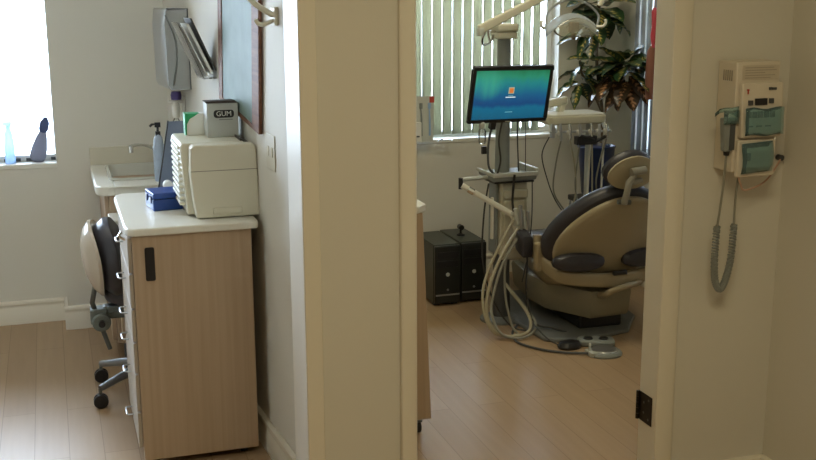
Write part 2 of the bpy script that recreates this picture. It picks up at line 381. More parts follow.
lining('trim_5', MB().box(0.925, 1.695, 2.79, 2.95, 2.03, 2.05).box(0.875, 1.76, 2.785, 2.80, 2.05, 2.11))

# baseboards: height 0.114 with a stepped cap
def baseboard(name, p, q, nrm):
    p = Vector((*p, 0)); q = Vector((*q, 0)); n = Vector((*nrm, 0)).normalized()
    mb = MB()
    prof = [(0, 0), (0.016, 0), (0.016, 0.072), (0.012, 0.080), (0.012, 0.092), (0.017, 0.098), (0.015, 0.108), (0.006, 0.114), (0, 0.114)]
    mb.hexa([p + n*a + Vector((0, 0, z)) for a, z in prof], [q + n*a + Vector((0, 0, z)) for a, z in prof])
    return struct(name, mb, TRIM)
baseboard('baseboard_far_left', (-2.0, 5.45), (0.005, 5.45), (0, -1))
baseboard('baseboard_far_middle', (-0.011, 5.28), (xl(5.28), 5.28), (0, -1))
baseboard('baseboard_corner', (0.005, 5.28), (0.005, 5.45), (-1, 0))
baseboard('baseboard_partition', (xl(2.96), 2.96), (xl(5.28), 5.28), (-1, -0.075))
baseboard('baseboard_far_right', (0.82, 5.60), (2.98, 5.60), (0, -1))
baseboard('baseboard_side_right', (2.98, 2.93), (2.98, 5.60), (-1, 0))
baseboard('baseboard_doorway', (1.757, 2.80), (2.105, 2.80), (0, -1))
baseboard('baseboard_pillar', (0.655, 2.80), (0.878, 2.80), (0, -1))
baseboard('baseboard_right', (2.105, -1.6), (2.105, 2.80), (-1, 0))
baseboard('baseboard_left', (-2.0, 2.93), (-2.0, 5.45), (1, 0))

# windows: frames, panes, sills
def window_x(name, x0, x1, y0, y1, mull):
    f = MB(); ym = (y0+y1)/2 + 0.03; t = 0.03
    f.box(x0, x1, ym-0.02, ym+0.02, WZ0, WZ0+t).box(x0, x1, ym-0.02, ym+0.02, WZ1-t, WZ1)
    for x in ((x0, x1-0.005) if name == 'window_1' else (x0, x1-t)): f.box(x, min(x+t, x1), ym-0.02, ym+0.02, WZ0+t, WZ1-t)
    for x in mull: f.box(x-t/2, x+t/2, ym-0.015, ym+0.015, WZ0+t, WZ1-t)
    o = struct(name, f, mat('white_window_frame', (0.72, 0.73, 0.72), 0.4), None)
    MB().box(x0+t, x1-0.005, ym-0.003, ym+0.003, WZ0+t, WZ1-t).build('window_pane', PANE, o)
    MB().box(x0, x1, y0-0.004, ym-0.02, WZ0-0.02, WZ0+0.002).build('window_sill', WHITE, o, bevel=0.003)
    return o
w1 = window_x('window_1', -1.5, 0.004, 5.45, 5.63, (-0.75,))
for x0, x1 in ((-0.36, -0.262), (-0.235, -0.16), (-0.135, -0.06), (-0.022, 0.0)):   # dark track pieces on the lower rail
    MB().box(x0, x1, 5.535, 5.545, WZ0+0.004, WZ0+0.018).build('track_clip', DGREY, w1)
w2 = window_x('window_2', 0.95, 2.69, 5.60, 5.78, (1.5,))
f = MB(); t = 0.03
f.box(3.03, 3.07, 3.4, 5.24, 0.70, 0.70+t).box(3.03, 3.07, 3.4, 5.24, WZ1-t, WZ1)
for y in (3.4, 4.3, 5.21): f.box(3.03, 3.07, y, y+t, 0.70+t, WZ1-t)
w3 = struct('window_3', f, mat('white_window_frame', (0.72, 0.73, 0.72), 0.4))
MB().box(3.047, 3.053, 3.43, 5.21, 0.70+t, WZ1-t).build('window_pane', PANE, w3)
MB().box(2.975, 3.03, 3.4, 5.24, 0.68, 0.702).build('window_sill', WHITE, w3)

# outdoors: a pale sunless courtyard
struct('ground_outside', MB().box(-14, 20, -14, 26, -0.30, -0.06), GROUND)

# housings for the added fill lamps, out of view
for (n_, l_, e_, c_) in FILL_LAMPS:
    nm = {'hall_fill': 'added unseen fill lamp panel above the hall', 'treatment_fill': 'added unseen fill lamp panel above the dental chair', 'office_fill': 'added unseen fill lamp panel above the office floor'}[n_]
    T = thing('fill_panel', nm + ', white metal surround', 'ceiling light', (l_[0], l_[1], 2.6))
    x, y = l_[0], l_[1]; f = MB()
    f.box(x-0.60, x+0.60, y-0.30, y-0.26, 2.58, 2.6).box(x-0.60, x+0.60, y+0.26, y+0.30, 2.58, 2.6).box(x-0.60, x-0.56, y-0.26, y+0.26, 2.58, 2.6).box(x+0.56, x+0.60, y-0.26, y+0.26, 2.58, 2.6)
    f.build('frame', CEIL, T)
    MB().box(x-0.56, x+0.56, y-0.26, y+0.26, 2.590, 2.599).build('diffuser', mat('fill_diffuser', (0.8, 0.8, 0.76), 0.5), T)

# ------------------------------------------------------------------ vertical blinds
def vane(mb_len, w, cup=0.006):
    rows = []
    for z in (0.0, mb_len): rows.append([(-w/2 + w*k/4, cup*(1-((k-2)/2)**2), z) for k in range(5)])
    return rows
def blinds(name, label, spots, zb, zt, width, material, rail):
    T = thing(name, label, 'blinds', rail[0])
    bx = rail[1]; MB().box(*bx).build('headrail', WHITE, T, bevel=0.003)
    for (x, y, a) in spots:
        M = Matrix.Translation((x, y, zb)) @ Matrix.Rotation(a, 4, 'Z')
        mb = MB().sheet([[M @ Vector(p) for p in r] for r in vane(zt-zb, width)])
        mb.build('vane', material, T, solid=0.0008)
    return T
spots = []; x = 0.99; i = 0
while x < 2.585:
    k = max(0.0, (x-2.30)/0.30)
    spots.append((x, 5.575, radians(15.2 + 11*k + random.uniform(-0.7, 0.7)))); x += 0.0575
blinds('vertical_blind', 'cream vertical vane blind across the window behind the monitor', spots, 0.805, 2.06, 0.064, SLAT, ((1.8, 5.575, 2.06), (0.96, 2.66, 5.55, 5.595, 2.06, 2.095)))
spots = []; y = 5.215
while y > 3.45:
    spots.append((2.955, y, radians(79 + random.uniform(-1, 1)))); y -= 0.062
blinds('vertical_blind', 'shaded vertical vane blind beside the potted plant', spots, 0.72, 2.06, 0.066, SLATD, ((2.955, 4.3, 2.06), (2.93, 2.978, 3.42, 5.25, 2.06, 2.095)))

# ------------------------------------------------------------------ rolling maple cart (office)
def cart(label, x0, x1, y0, y1, top, split, handles, side=-1, over=0.0):
    T = thing('rolling_cabinet', label, 'cabinet', ((x0+x1)/2, (y0+y1)/2, 0), 0)
    MB().box(x0, x1, y0, y0+0.018, 0.028, top).build('side_panel', MAPLE, T, bevel=0.002)
    MB().box(x0+0.004, x1, y0+0.018, y1, 0.062, top).build('carcass', MAPLE, T, bevel=0.002)
    cx0, cx1 = x0-0.020, x1+0.024; cy0, cy1 = y0-0.018, y1+over
    c = 0.05
    MB().prism([(cx0+c*0.6, cy0), (cx1-0.012, cy0), (cx1, cy0+0.012), (cx1-0.004, cy1-0.20), (cx1-0.034, cy1), (cx0+c*0.6, cy1), (cx0+0.008, cy1-c*0.6), (cx0, cy1-c*1.4), (cx0, cy0+c*1.0), (cx0+0.008, cy0+c*0.35)], top, top+0.026).build('worktop', WHITE, T, bevel=0.006, seg=3)
    return T
X0, X1, Y0, Y1 = 0.214, 0.603, 3.57, 4.04
C1 = cart('pale maple rolling cabinet with beige drawer fronts under the printer', X0, X1, Y0, Y1, 0.809, None, None, over=0.17)
# the white drawer fronts face left; chrome bow handles
zs = [0.070, 0.20, 0.335, 0.445, 0.56, 0.68, 0.803]
hz = [0.115, 0.275, 0.395, 0.49, 0.615, 0.745]
for k in range(6):
    z0, z1 = zs[k]+0.003, zs[k+1]-0.003
    d = MB().box(X0-0.014, X0-0.001, Y0+0.012, Y1-0.004, z0, z1).build('drawer', DRAWERF, C1, bevel=0.002)
    z = hz[k]; y_ = 3.83
    MB().tube([(X0-0.014, y_-0.04, z), (X0-0.034, y_-0.038, z), (X0-0.038, y_-0.03, z), (X0-0.038, y_+0.03, z), (X0-0.034, y_+0.038, z), (X0-0.014, y_+0.04, z)], 0.0030, 8).build('handle', STEEL, d)
# black recessed grip in the side panel
g = MB(); g.prism(rrect(0.031, 0.112, 0.006, 4, 0.268, 0.712), Y0-0.003, Y0+0.004, 'y')
g.build('grip_recess', BLACK, C1)
MB().tube([(X0-0.014, 3.68, 0.776), (X0-0.035, 3.68, 0.790), (X0-0.024, 3.68, 0.802)], 0.006, 8).build('key_lock', CHROME, C1)
for x in (X0+0.04, X1-0.045):
    for y in (Y0+0.05, Y1-0.05): castor(C1, x, y, 0.050, 0.020)

# treatment-room cart, only its right-hand end shows past the pillar
C2 = thing('rolling_cabinet', 'maple rolling cabinet half hidden behind the cream pillar in treatment room', 'cabinet', (1.02, 3.75, 0))
MB().hexa([(0.845, 3.53, 0.065), (1.226, 3.53, 0.065), (1.226, 3.548, 0.065), (0.845, 3.548, 0.065)], [(0.845, 3.53, 0.827), (1.194, 3.53, 0.827), (1.194, 3.548, 0.827), (0.845, 3.548, 0.827)]).build('side_panel', MAPLE, C2, bevel=0.002)
MB().box(0.85, 1.16, 3.548, 3.95, 0.065, 0.826).build('carcass', MAPLE, C2, bevel=0.002)
for k in range(4): MB().box(1.161, 1.180, 3.555, 3.945, 0.08+k*0.18, 0.08+k*0.18+0.172).build('drawer', WHITE, C2, bevel=0.002)
MB().prism([(0.84, 3.515), (1.175, 3.515), (1.214, 3.555), (1.214, 3.93), (1.18, 3.96), (0.84, 3.96)], 0.828, 0.854).build('worktop', WHITE, C2, bevel=0.005, seg=3)
for x in (0.90, 1.185):
    for y in (3.575, 3.90): castor(C2, x if x < 1 else (1.185 if y < 3.6 else 1.13), y)

# ------------------------------------------------------------------ sink base with counter, low drawer unit
T = thing('low_drawer_unit', 'low white topped maple drawer unit behind the stool', 'cabinet', (0.36, 4.60, 0))
MB().box(0.215, 0.53, 4.535, 4.675, 0.14, 0.50).build('carcass', MAPLE, T, bevel=0.002)
MB().box(0.222, 0.525, 4.60, 4.67, 0.0, 0.14).build('plinth', DGREY, T)
MB().box(0.205, 0.535, 4.525, 4.68, 0.50, 0.64).build('drawer', WHITE, T, bevel=0.004)
MB().box(0.190, 0.54, 4.515, 4.683, 0.642, 0.67).build('worktop', WHITE, T, bevel=0.006, seg=3)

T = thing('sink_cabinet', 'maple sink cabinet under the white counter in the corner', 'cabinet', (0.35, 4.98, 0))
MB().box(0.200, 0.508, 4.705, 5.26, 0.09, 0.742).build('carcass', MAPLE, T, bevel=0.002)
MB().box(0.24, 0.50, 4.76, 5.26, 0, 0.09).build('plinth', DGREY, T)
MB().box(0.182, 0.199, 4.72, 4.975, 0.10, 0.735).build('door', MAPLE, T, bevel=0.002)
MB().box(0.182, 0.199, 4.982, 5.24, 0.10, 0.735).build('door', MAPLE, T, bevel=0.002)
T = thing('sink_counter', 'white counter with an inset basin and low backsplash in the corner', 'sink', (0.34, 4.97, 0.745))
# counter: ring around the basin opening
bx0, bx1, by0, by1 = 0.225, 0.50, 4.80, 5.19
ztop, zb = 0.785, 0.745
outer = [(0.148, 5.262), (0.148, 4.72), (0.160, 4.675), (0.195, 4.655), (0.50, 4.655), (xl(4.655)-0.004, 4.655), (xl(5.26)-0.006, 5.262)]
mb = MB()
for (a, c, d, e) in ((0.195, bx0, 4.655, 5.262), (bx1, 0.512, 4.655, 5.262), (bx0, bx1, 4.655, by0), (bx0, bx1, by1, 5.262)):
    mb.box(a, c, d, e, zb, ztop)
mb.prism([(0.148, 5.262), (0.148, 4.72), (0.156, 4.685), (0.172, 4.664), (0.195, 4.655), (0.195, 5.262)], zb, ztop)
mb.build('countertop', WHITE, T, bevel=0.006, seg=3)
rim = MB(); rx0, rx1, ry0, ry1 = bx0-0.014, bx1+0.004, by0-0.014, by1+0.014
cx, cy = (rx0+rx1)/2, (ry0+ry1)/2
def ring_pts(w, h, r, z): return [(p[0], p[1], z) for p in rrect(w, h, r, 5, cx, cy)]
W_, H_ = rx1-rx0, ry1-ry0
rim.loft([ring_pts(W_, H_, 0.05, ztop), ring_pts(W_, H_, 0.05, ztop+0.008), ring_pts(W_-0.02, H_-0.02, 0.045, ztop+0.011), ring_pts(W_-0.035, H_-0.035, 0.04, ztop+0.004),
          ring_pts(W_-0.07, H_-0.08, 0.04, ztop-0.10), ring_pts(W_-0.12, H_-0.13, 0.03, ztop-0.115)], caps=False)
bs = rim.build('basin', mat('basin_ceramic', (0.55, 0.56, 0.50), 0.25), T)
MB().prism([(p[0], p[1]) for p in rrect(W_-0.115, H_-0.125, 0.03, 5, cx, cy)], ztop-0.121, ztop-0.113).build('basin_floor', mat('basin_ceramic', (0.55, 0.56, 0.50), 0.25), bs)
MB().box(0.150, 0.508, 5.263, 5.278, ztop, ztop+0.082).build('backsplash', mat('backsplash_panel', (0.62, 0.58, 0.47), 0.3), T, bevel=0.002)
T = thing('faucet', 'chrome swivel faucet with a long spout over the basin', 'faucet', (0.46, 5.225, 0.785))
MB().lathe([(0.022, 0), (0.022, 0.006), (0.013, 0.014), (0.013, 0.05)], (0.465, 5.226, ztop)).build('faucet_body', CHROME, T)
MB().tube(spline([(0.465, 5.226, ztop+0.045), (0.445, 5.21, ztop+0.065), (0.40, 5.16, ztop+0.095), (0.355, 5.10, ztop+0.108), (0.322, 5.075, ztop+0.104)], 6), 0.0085, 10).lathe([(0.012, -0.018), (0.012, 0.010)], (0.325, 5.075, ztop+0.096), 12).build('spout', CHROME, T)
MB().tube([(0.465, 5.226, ztop+0.05), (0.465, 5.22, ztop+0.075), (0.49, 5.19, ztop+0.085)], 0.006, 8).build('lever', CHROME, T)

# ------------------------------------------------------------------ things on the counters
TOP = 0.835
T = thing('printer', 'boxy ivory printer with a vented side on the maple cabinet', 'printer', (0.54, 3.93, TOP))
px0, px1, py0, py1 = 0.422, 0.646, 3.63, 3.96; pz0, pz1 = TOP+0.004, TOP+0.252
prof = [(px0+0.012, pz0), (px1, pz0), (px1-0.004, pz0+0.15), (px1-0.006, pz1-0.02), (px1-0.014, pz1-0.004), (px0+0.012, pz1-0.002), (px0, pz1-0.012), (px0-0.004, pz0+0.155), (px0+0.004, pz0+0.06)]
MB().prism(prof, py0, py0+0.055, 'y').build('front_cover', IVORY, T, bevel=0.005, seg=3)
mb = MB(); mb.prism([(px0-0.012, pz0+0.004), (px1-0.032, pz0+0.004), (px1-0.038, pz1-0.001), (px0-0.022, pz1-0.001), (px0-0.028, pz1-0.015)], py0+0.055, py1, 'y')
mb.build('housing', IVORY, T, bevel=0.006, seg=3)
v = MB()
for k in range(11):
    z = pz0+0.035+k*0.019
    v.box(px0-0.034, px0-0.014, py0+0.075, py1-0.05, z, z+0.010)
v.build('side_louvres', IVORY, T, bevel=0.002)
MB().box(px0-0.001, px1-0.004, py0-0.0008, py0+0.002, pz0+0.158, pz0+0.1605).build('seam', mat('seam_shadow_gap', (0.25, 0.24, 0.2), 0.6), T)
MB().box(px0+0.065, px1-0.06, py0-0.004, py0+0.004, pz0+0.012, pz0+0.034).build('tray_grip', IVORY, T, bevel=0.003)
MB().box(px0+0.02, px1-0.02, py0+0.02, py1-0.02, TOP, pz0+0.004).build('foot_pad', DGREY, T)
MB().prism([(px1-0.05, pz1-0.004), (px1-0.008, pz1-0.024), (px1-0.006, pz1-0.016), (px1-0.05, pz1+0.008)], py0+0.06, py1-0.06, 'y').build('rear_lid', mat('dark_lid', (0.05, 0.05, 0.045), 0.4), T)

PT = pz1-0.0005
T = thing('carton', 'small grey carton lettered GUM on top of the printer', 'box', (0.585, 3.92, PT))
mb = MB(); bx = (0.504, 0.611, 3.80, 3.885)
MB().box(bx[0], bx[1], bx[2], bx[3], PT, PT+0.116).build('box_body', GUMBOX, T, bevel=0.0015)
MB().hexa([(bx[0], bx[2], PT+0.117), (bx[1], bx[2], PT+0.117), (bx[1], bx[3], PT+0.117), (bx[0], bx[3], PT+0.117)],
          [(bx[0]-0.004, bx[2]-0.002, PT+0.124), (bx[1]-0.01, bx[2]+0.002, PT+0.126), (bx[1]-0.01, bx[3], PT+0.122), (bx[0]-0.004, bx[3], PT+0.121)]).build('lid_flap', mat('dark_brown_flap', (0.05, 0.035, 0.03), 0.6), T)
GX = 0.562
lb = MB().prism(rrect(0.070, 0.027, 0.010, 4, GX, PT+0.080), bx[2]-0.0012, bx[2]-0.0002, 'y').build('logo_panel', BLACK, T)
text_mb('GUM', 0.024, Matrix.Translation((GX, bx[2]-0.0014, PT+0.080)) @ Matrix.Rotation(pi/2, 4, 'X')).build('lettering', PAPER, lb, smooth=False)
MB().box(0.545, 0.592, bx[2]-0.001, bx[2]-0.0002, PT+0.059, PT+0.062).build('caption_strip', GREY, lb)
T = thing('carton', 'small green and white carton on the printer beside the lettered one', 'box', (0.47, 3.92, PT))
MB().box(0.438, 0.504, 3.88, 3.93, PT, PT+0.075).build('box_body', PAPER, T, bevel=0.001)
g = MB().box(0.4372, 0.4385, 3.8795, 3.9305, PT+0.001, PT+0.076)
g.prism([(0.438, PT+0.076), (0.438, PT+0.002), (0.442, PT+0.002), (0.444, PT+0.040), (0.455, PT+0.058), (0.470, PT+0.066), (0.485, PT+0.076)], 3.8785, 3.8798, 'y').box(0.4375, 0.488, 3.879, 3.931, PT+0.0752, PT+0.0765)
g.build('green_print', GREENP, T)

T = thing('blue_case', 'small royal blue plastic case in front of the printer louvres', 'box', (0.355, 3.94, TOP))
Mr = Matrix.Translation((0.354, 3.88, TOP)) @ Matrix.Rotation(radians(8), 4, 'Z')
MB().box(-0.052, 0.052, -0.052, 0.07, 0.0, 0.040, Mr).build('case_base', BLUE, T, bevel=0.004, seg=3)
MB().box(-0.052, 0.052, -0.052, 0.07, 0.042, 0.062, Mr).build('lid', BLUE, T, bevel=0.004, seg=3)
MB().box(-0.056, -0.051, -0.03, -0.016, 0.026, 0.05, Mr).build('latch', NAVY, T); MB().box(-0.056, -0.051, 0.03, 0.044, 0.026, 0.05, Mr).build('latch', NAVY, T)
T = thing('tape_dispenser', 'little white tape holder behind the blue case', 'tape dispenser', (0.405, 4.13, TOP))
MB().prism([(0.380, TOP), (0.425, TOP), (0.425, TOP+0.02), (0.405, TOP+0.045), (0.388, TOP+0.05), (0.376, TOP+0.03)], 4.12, 4.145, 'y').build('holder_body', IVORY, T, bevel=0.003)
MB().tube([(0.392, 4.115, TOP+0.035), (0.392, 4.15, TOP+0.035)], 0.018, 16).build('tape_roll', PAPER, T)

# a slate blue board standing on the back of the cabinet, leaning to the wall
T = thing('clipboard', 'slate blue board with a black edge standing upright behind the printer', 'board', (0.46, 4.20, TOP))
MB().hexa([(0.362, 4.185, TOP+0.001), (0.520, 4.185, TOP+0.001), (0.520, 4.191, TOP+0.001), (0.362, 4.191, TOP+0.001)], [(0.412, 4.200, TOP+0.265), (0.560, 4.200, TOP+0.265), (0.560, 4.206, TOP+0.265), (0.412, 4.206, TOP+0.265)]).build('board_panel', mat('slate_blue_board', (0.15, 0.18, 0.25), 0.5), T, bevel=0.001)
MB().tube([(0.360, 4.187, TOP+0.004), (0.411, 4.202, TOP+0.268)], 0.0032, 8).build('edge_strip', BLACK, T)
T = thing('pump_bottle', 'pale blue bottle with a black pump standing by the basin', 'bottle', (0.41, 4.72, ztop))
MB().lathe([(0.020, 0.0), (0.023, 0.01), (0.024, 0.14), (0.018, 0.185), (0.010, 0.20)], (0.418, 4.73, ztop)).build('bottle_body', mat('bottle_pale_blue', (0.38, 0.46, 0.58), 0.25, var=0.15, nscale=30), T)
MB().tube([(0.418, 4.73, ztop+0.19), (0.418, 4.73, ztop+0.245), (0.393, 4.72, ztop+0.243), (0.385, 4.718, ztop+0.235)], 0.0055, 8).box(0.406, 0.430, 4.722, 4.738, ztop+0.23, ztop+0.25).box(0.408, 0.428, 4.72, 4.74, ztop+0.195, ztop+0.212).build('pump', BLACK, T)

# ------------------------------------------------------------------ on the partition wall
WA = math.atan(0.075)
def onwall(y): return (xl(y), y)
# towel dispenser, local frame: +y along the wall away from camera, -x into the room
T = thing('paper_towel_dispenser', 'brushed steel paper towel dispenser on the wall above the sink', 'dispenser', (*onwall(4.70), 1.17), WA, local=True)
mb = MB(); prof = [(-0.001, 0), (-0.085, 0.0), (-0.098, 0.02), (-0.102, 0.27), (-0.094, 0.335), (-0.001, 0.335)]
MB().prism(prof, 0, 0.28, 'y').build('cover', STEEL, T, bevel=0.006, seg=3)
MB().prism([(-0.004, 0.004), (-0.082, 0.004), (-0.094, 0.022), (-0.098, 0.27), (-0.090, 0.33), (-0.004, 0.33)], -0.004, -0.0005, 'y').build('side_panel', mat('pale_side_steel', (0.42, 0.43, 0.42), 0.25, metal=0.6), T)
MB().tube([(-0.002, -0.004, 0.002), (-0.003, -0.004, 0.335), (-0.09, -0.004, 0.335)], 0.003, 6).build('side_gasket', DGREY, T)
MB().tube(spline([(-0.094, -0.005, 0.31), (-0.06, -0.006, 0.22), (-0.055, -0.006, 0.13), (-0.075, -0.006, 0.02)], 6), 0.004, 6).build('reflection_streak', GUNM, T)  # dark curved streak standing in for a reflection on the side panel
T = thing('soap_dispenser', 'white wall soap pump with purple collar below the towel dispenser', 'dispenser', (*onwall(4.86), 0.93), WA, local=True)
MB().box(-0.010, -0.001, -0.022, 0.022, 0.12, 0.20).build('wall_plate', WHITE, T, bevel=0.003)
MB().lathe([(0.014, 0.0), (0.017, 0.01), (0.017, 0.12), (0.010, 0.135)], (-0.040, 0, -0.03), 20).build('bottle', CLEAR, T)
MB().lathe([(0.013, 0.002), (0.014, 0.045)], (-0.040, 0, -0.03), 16).build('liquid', mat('teal_liquid', (0.16, 0.30, 0.30), 0.3), T)
MB().lathe([(0.015, 0), (0.018, 0.02), (0.018, 0.055), (0.012, 0.070)], (-0.040, 0, 0.108), 18).build('pump_body', WHITE, T)
MB().box(-0.072, -0.010, -0.010, 0.010, 0.172, 0.184).build('push_lever', WHITE, T, bevel=0.003)
MB().lathe([(0.022, 0), (0.024, 0.02), (0.020, 0.035)], (-0.036, 0, 0.186), 18).build('collar', PURPLE, T)

# wall file rack: acrylic pockets holding papers, tilted out
T = thing('file_rack', 'slanted acrylic wall file rack with white papers beside the picture', 'file rack', (*onwall(4.19), 1.285), WA, local=True)
def slab(xo0, xo1, z0, z1, th, mb, y0=0.0, y1=0.13):   # a sheet leaning off the wall, foot at offset xo0, top at xo1
    return mb.hexa([(-xo0, y0, z0), (-xo0-th, y0, z0), (-xo1-th, y0, z1), (-xo1, y0, z1)], [(-xo0, y1, z0), (-xo0-th, y1, z0), (-xo1-th, y1, z1), (-xo1, y1, z1)])
slab(0.002, 0.088, 0.0, 0.195, 0.006, MB()).build('back_panel', DGREY, T)
slab(0.014, 0.098, -0.01, 0.175, 0.010, MB(), 0.004, 0.126).build('paper_stack', PAPER, T)
slab(0.034, 0.120, -0.02, 0.165, 0.004, MB(), 0.004, 0.126).build('paper_sheet', PAPER, T)
slab(0.050, 0.138, -0.025, 0.180, 0.003, MB()).build('front_pocket', CLEAR, T)
MB().box(-0.052, -0.002, 0, 0.13, -0.030, -0.024).build('pocket_floor', CLEAR, T)

# framed picture hanging tilted by seven degrees
T = thing('framed_picture', 'wood framed picture with pale blue green print hanging crooked on wall', 'picture', (*onwall(3.79), 1.155))
Mw = Matrix.Translation((xl(3.545)-0.0015, 3.545, 1.124)) @ Matrix.Rotation(WA, 4, 'Z') @ Matrix.Rotation(radians(6.6), 4, 'X')
FW, FH, b_ = 0.57, 0.74, 0.085
def fr(mb, y0, y1, z0, z1, x0=-0.014, x1=-0.002): return mb.box(x0, x1, y0, y1, z0, z1, Mw)
f_ = MB(); fr(f_, 0, b_, 0, FH); fr(f_, FW-0.055, FW, 0, FH); fr(f_, b_, FW-0.055, 0, 0.014); fr(f_, b_, FW-0.055, FH-b_, FH)
f_.build('frame', FRAMEWOOD, T, bevel=0.004)
p_ = MB(); fr(p_, b_, FW-0.055, 0.014, FH-b_, -0.011, -0.007)
p_.build('print', mat('pale_blue_green_print', (0.17, 0.23, 0.21), 0.55, var=0.30, nscale=9, spec=0.2), T)

T = thing('light_switch', 'ivory double rocker switch plate under the framed picture', 'light switch', (*onwall(3.45), 1.08), WA, local=True)
MB().box(-0.004, -0.0005, -0.050, 0.050, -0.060, 0.055).build('wall_plate', mat('ivory_switch_plate', (0.58, 0.55, 0.45), 0.4), T, bevel=0.002)
for y in (-0.022, 0.022): MB().box(-0.0065, -0.004, y-0.008, y+0.008, -0.016, 0.016).build('rocker', CREAM, T, bevel=0.002)
T = thing('coat_hook', 'cream double coat hook on the wall near the doorway casing', 'hook', (*onwall(3.34), 1.505), WA, local=True)
MB().box(-0.012, -0.0005, -0.022, 0.03, -0.025, 0.03).build('base', CREAM, T, bevel=0.003)
MB().tube(spline([(-0.01, 0.0, 0.005), (-0.05, 0.01, 0.03), (-0.085, 0.02, 0.06), (-0.10, 0.02, 0.085)], 5), [0.009]*8+[0.007]*8, 10).build('upper_prong', CREAM, T)
MB().tube(spline([(-0.01, 0.0, -0.01), (-0.04, 0.004, -0.022), (-0.058, 0.006, -0.018), (-0.064, 0.006, -0.006)], 5), 0.0065, 10).build('lower_prong', CREAM, T)

# ------------------------------------------------------------------ dental stool
T = thing('dental_stool', 'black padded swivel stool with cream shell backrest at the drawers', 'stool', (0.31, 4.33, 0))
hx, hy = 0.31, 4.33
MB().lathe([(0.0, 0.388), (0.13, 0.388), (0.165, 0.400), (0.176, 0.432), (0.168, 0.462), (0.11, 0.476), (0.0, 0.480)], (hx, hy, 0), 32).build('seat', VINYL, T)
MB().lathe([(0.0, 0.370), (0.12, 0.370), (0.13, 0.388), (0.0, 0.389)], (hx, hy, 0), 28).build('seat_pan', DGREY, T)
MB().lathe([(0.026, 0.10), (0.026, 0.25), (0.018, 0.252), (0.018, 0.372)], (hx, hy, 0), 18).build('column', CHROME, T)
# backrest: curved slab facing the seat, turned a little so its back is seen
RB = Matrix.Translation((0.098, 4.28, 0)) @ Matrix.Rotation(radians(-7), 4, 'Z')
def backrest(off, th, sc, zc=0.578, lean=0.13, zs=1.0):
    rings = []; n = 28
    for g, dx in ((0.02, -0.35*th), (0.5, -0.25*th), (0.82, 0.0), (1.0, 0.4*th), (1.0, 0.7*th), (0.86, th), (0.5, 1.1*th), (0.02, 1.15*th)):
        r = []
        for k in range(n):
            a = 2*pi*k/n
            yy = 0.150*sc*g*cos(a)*(1+0.08*sin(a)); zz = 0.148*sc*zs*g*sin(a)
            r.append(RB @ Vector((off + dx + 2.0*yy*yy - lean*zz + 0.9*zz*zz, yy, zc + zz)))
        rings.append(r)
    return MB().loft(rings)
backrest(-0.018, 0.040, 1.0).build('backrest_shell', mat('cream_back_shell', (0.50, 0.44, 0.36), 0.2, coat=0.3), T)
backrest(0.024, 0.070, 1.0, zs=1.05).build('backrest_pad', VINYL, T)
MB().tube([RB @ Vector((0.012, 0, 0.47)), (0.095, 4.315, 0.39), (0.112, 4.33, 0.33), (0.152, 4.33, 0.19)], [0.010, 0.010, 0.010, 0.009], 10).build('backrest_bar', GUNM, T)
mb = MB().box(0.085, 0.150, 4.295, 4.365, 0.305, 0.365); mb.box(0.15, 0.33, 4.30, 4.36, 0.345, 0.372); mb.tube([(0.125, 4.275, 0.315), (0.125, 4.385, 0.315)], 0.036, 18)
mb.box(0.135, 0.22, 4.305, 4.355, 0.32, 0.372)
mb.build('tilt_mechanism', mat('grey_mechanism', (0.15, 0.17, 0.15), 0.45), T, bevel=0.005)
MB().tube([(0.125, 4.255, 0.315), (0.125, 4.276, 0.315)], 0.013, 12).build('knob', BLACK, T)
for k in range(5):
    a = radians(213+72*k); ex, ey = hx+0.25*cos(a), hy+0.25*sin(a)
    lg = MB().tube([(hx+0.02*cos(a), hy+0.02*sin(a), 0.125), (hx+0.12*cos(a), hy+0.12*sin(a), 0.105), (ex, ey, 0.078)], [0.022, 0.018, 0.013], 10).build('leg', mat('grey_leg_metal', (0.26, 0.27, 0.28), 0.3, metal=0.7), T)
    c = MB().tube([(ex, ey, 0.05), (ex, ey, 0.078)], 0.007, 8).tube([(ex-0.016, ey, 0.032), (ex-0.016, ey+0.001, 0.032)], 0.002, 6).build('castor_stem', GUNM, lg)
    wb = MB()
    for s_ in (-1, 1): wb.tube([(ex, ey+s_*0.004, 0.028), (ex, ey+s_*0.018, 0.028)], 0.028, 20)
    wb.box(ex-0.018, ex+0.018, ey-0.005, ey+0.005, 0.03, 0.055)
    wb.build('castor_wheel', BLACK, lg, bevel=0.003)

# ------------------------------------------------------------------ things on the office window sill
SZ = WZ0+0.002
Md = Matrix.Translation((-0.088, 5.505, SZ)) @ Matrix.Rotation(radians(15), 4, 'Y')
T = thing('duster', 'grey bundle with a dark blue top leaning in the window corner', 'bundle', (-0.07, 5.505, SZ))
MB().lathe([(0.012, 0), (0.030, 0.008), (0.038, 0.03), (0.036, 0.07), (0.026, 0.12), (0.016, 0.15)], (0, 0, 0), 18, Md, 1, 0.55).build('grey_bundle', slat_mat('grey_white_cloth', (0.36, 0.37, 0.40), (0.26, 0.26, 0.30), 0.6), T)
MB().lathe([(0.014, 0.145), (0.022, 0.16), (0.022, 0.195), (0.008, 0.22)], (0, 0, 0), 14, Md, 1, 0.7).build('blue_top', mat('dark_blue_cloth', (0.05, 0.07, 0.16), 0.8), T)
T = thing('spray_bottle', 'tall pale blue bottle on the office window sill', 'bottle', (-0.205, 5.505, SZ))
PB = slat_mat('pale_blue_translucent', (0.55, 0.68, 0.85), (0.62, 0.76, 0.95), 0.8)
MB().lathe([(0.022, 0), (0.024, 0.005), (0.023, 0.09), (0.018, 0.14), (0.012, 0.16), (0.012, 0.18)], (-0.205, 5.505, SZ), 18).build('bottle_body', PB, T)
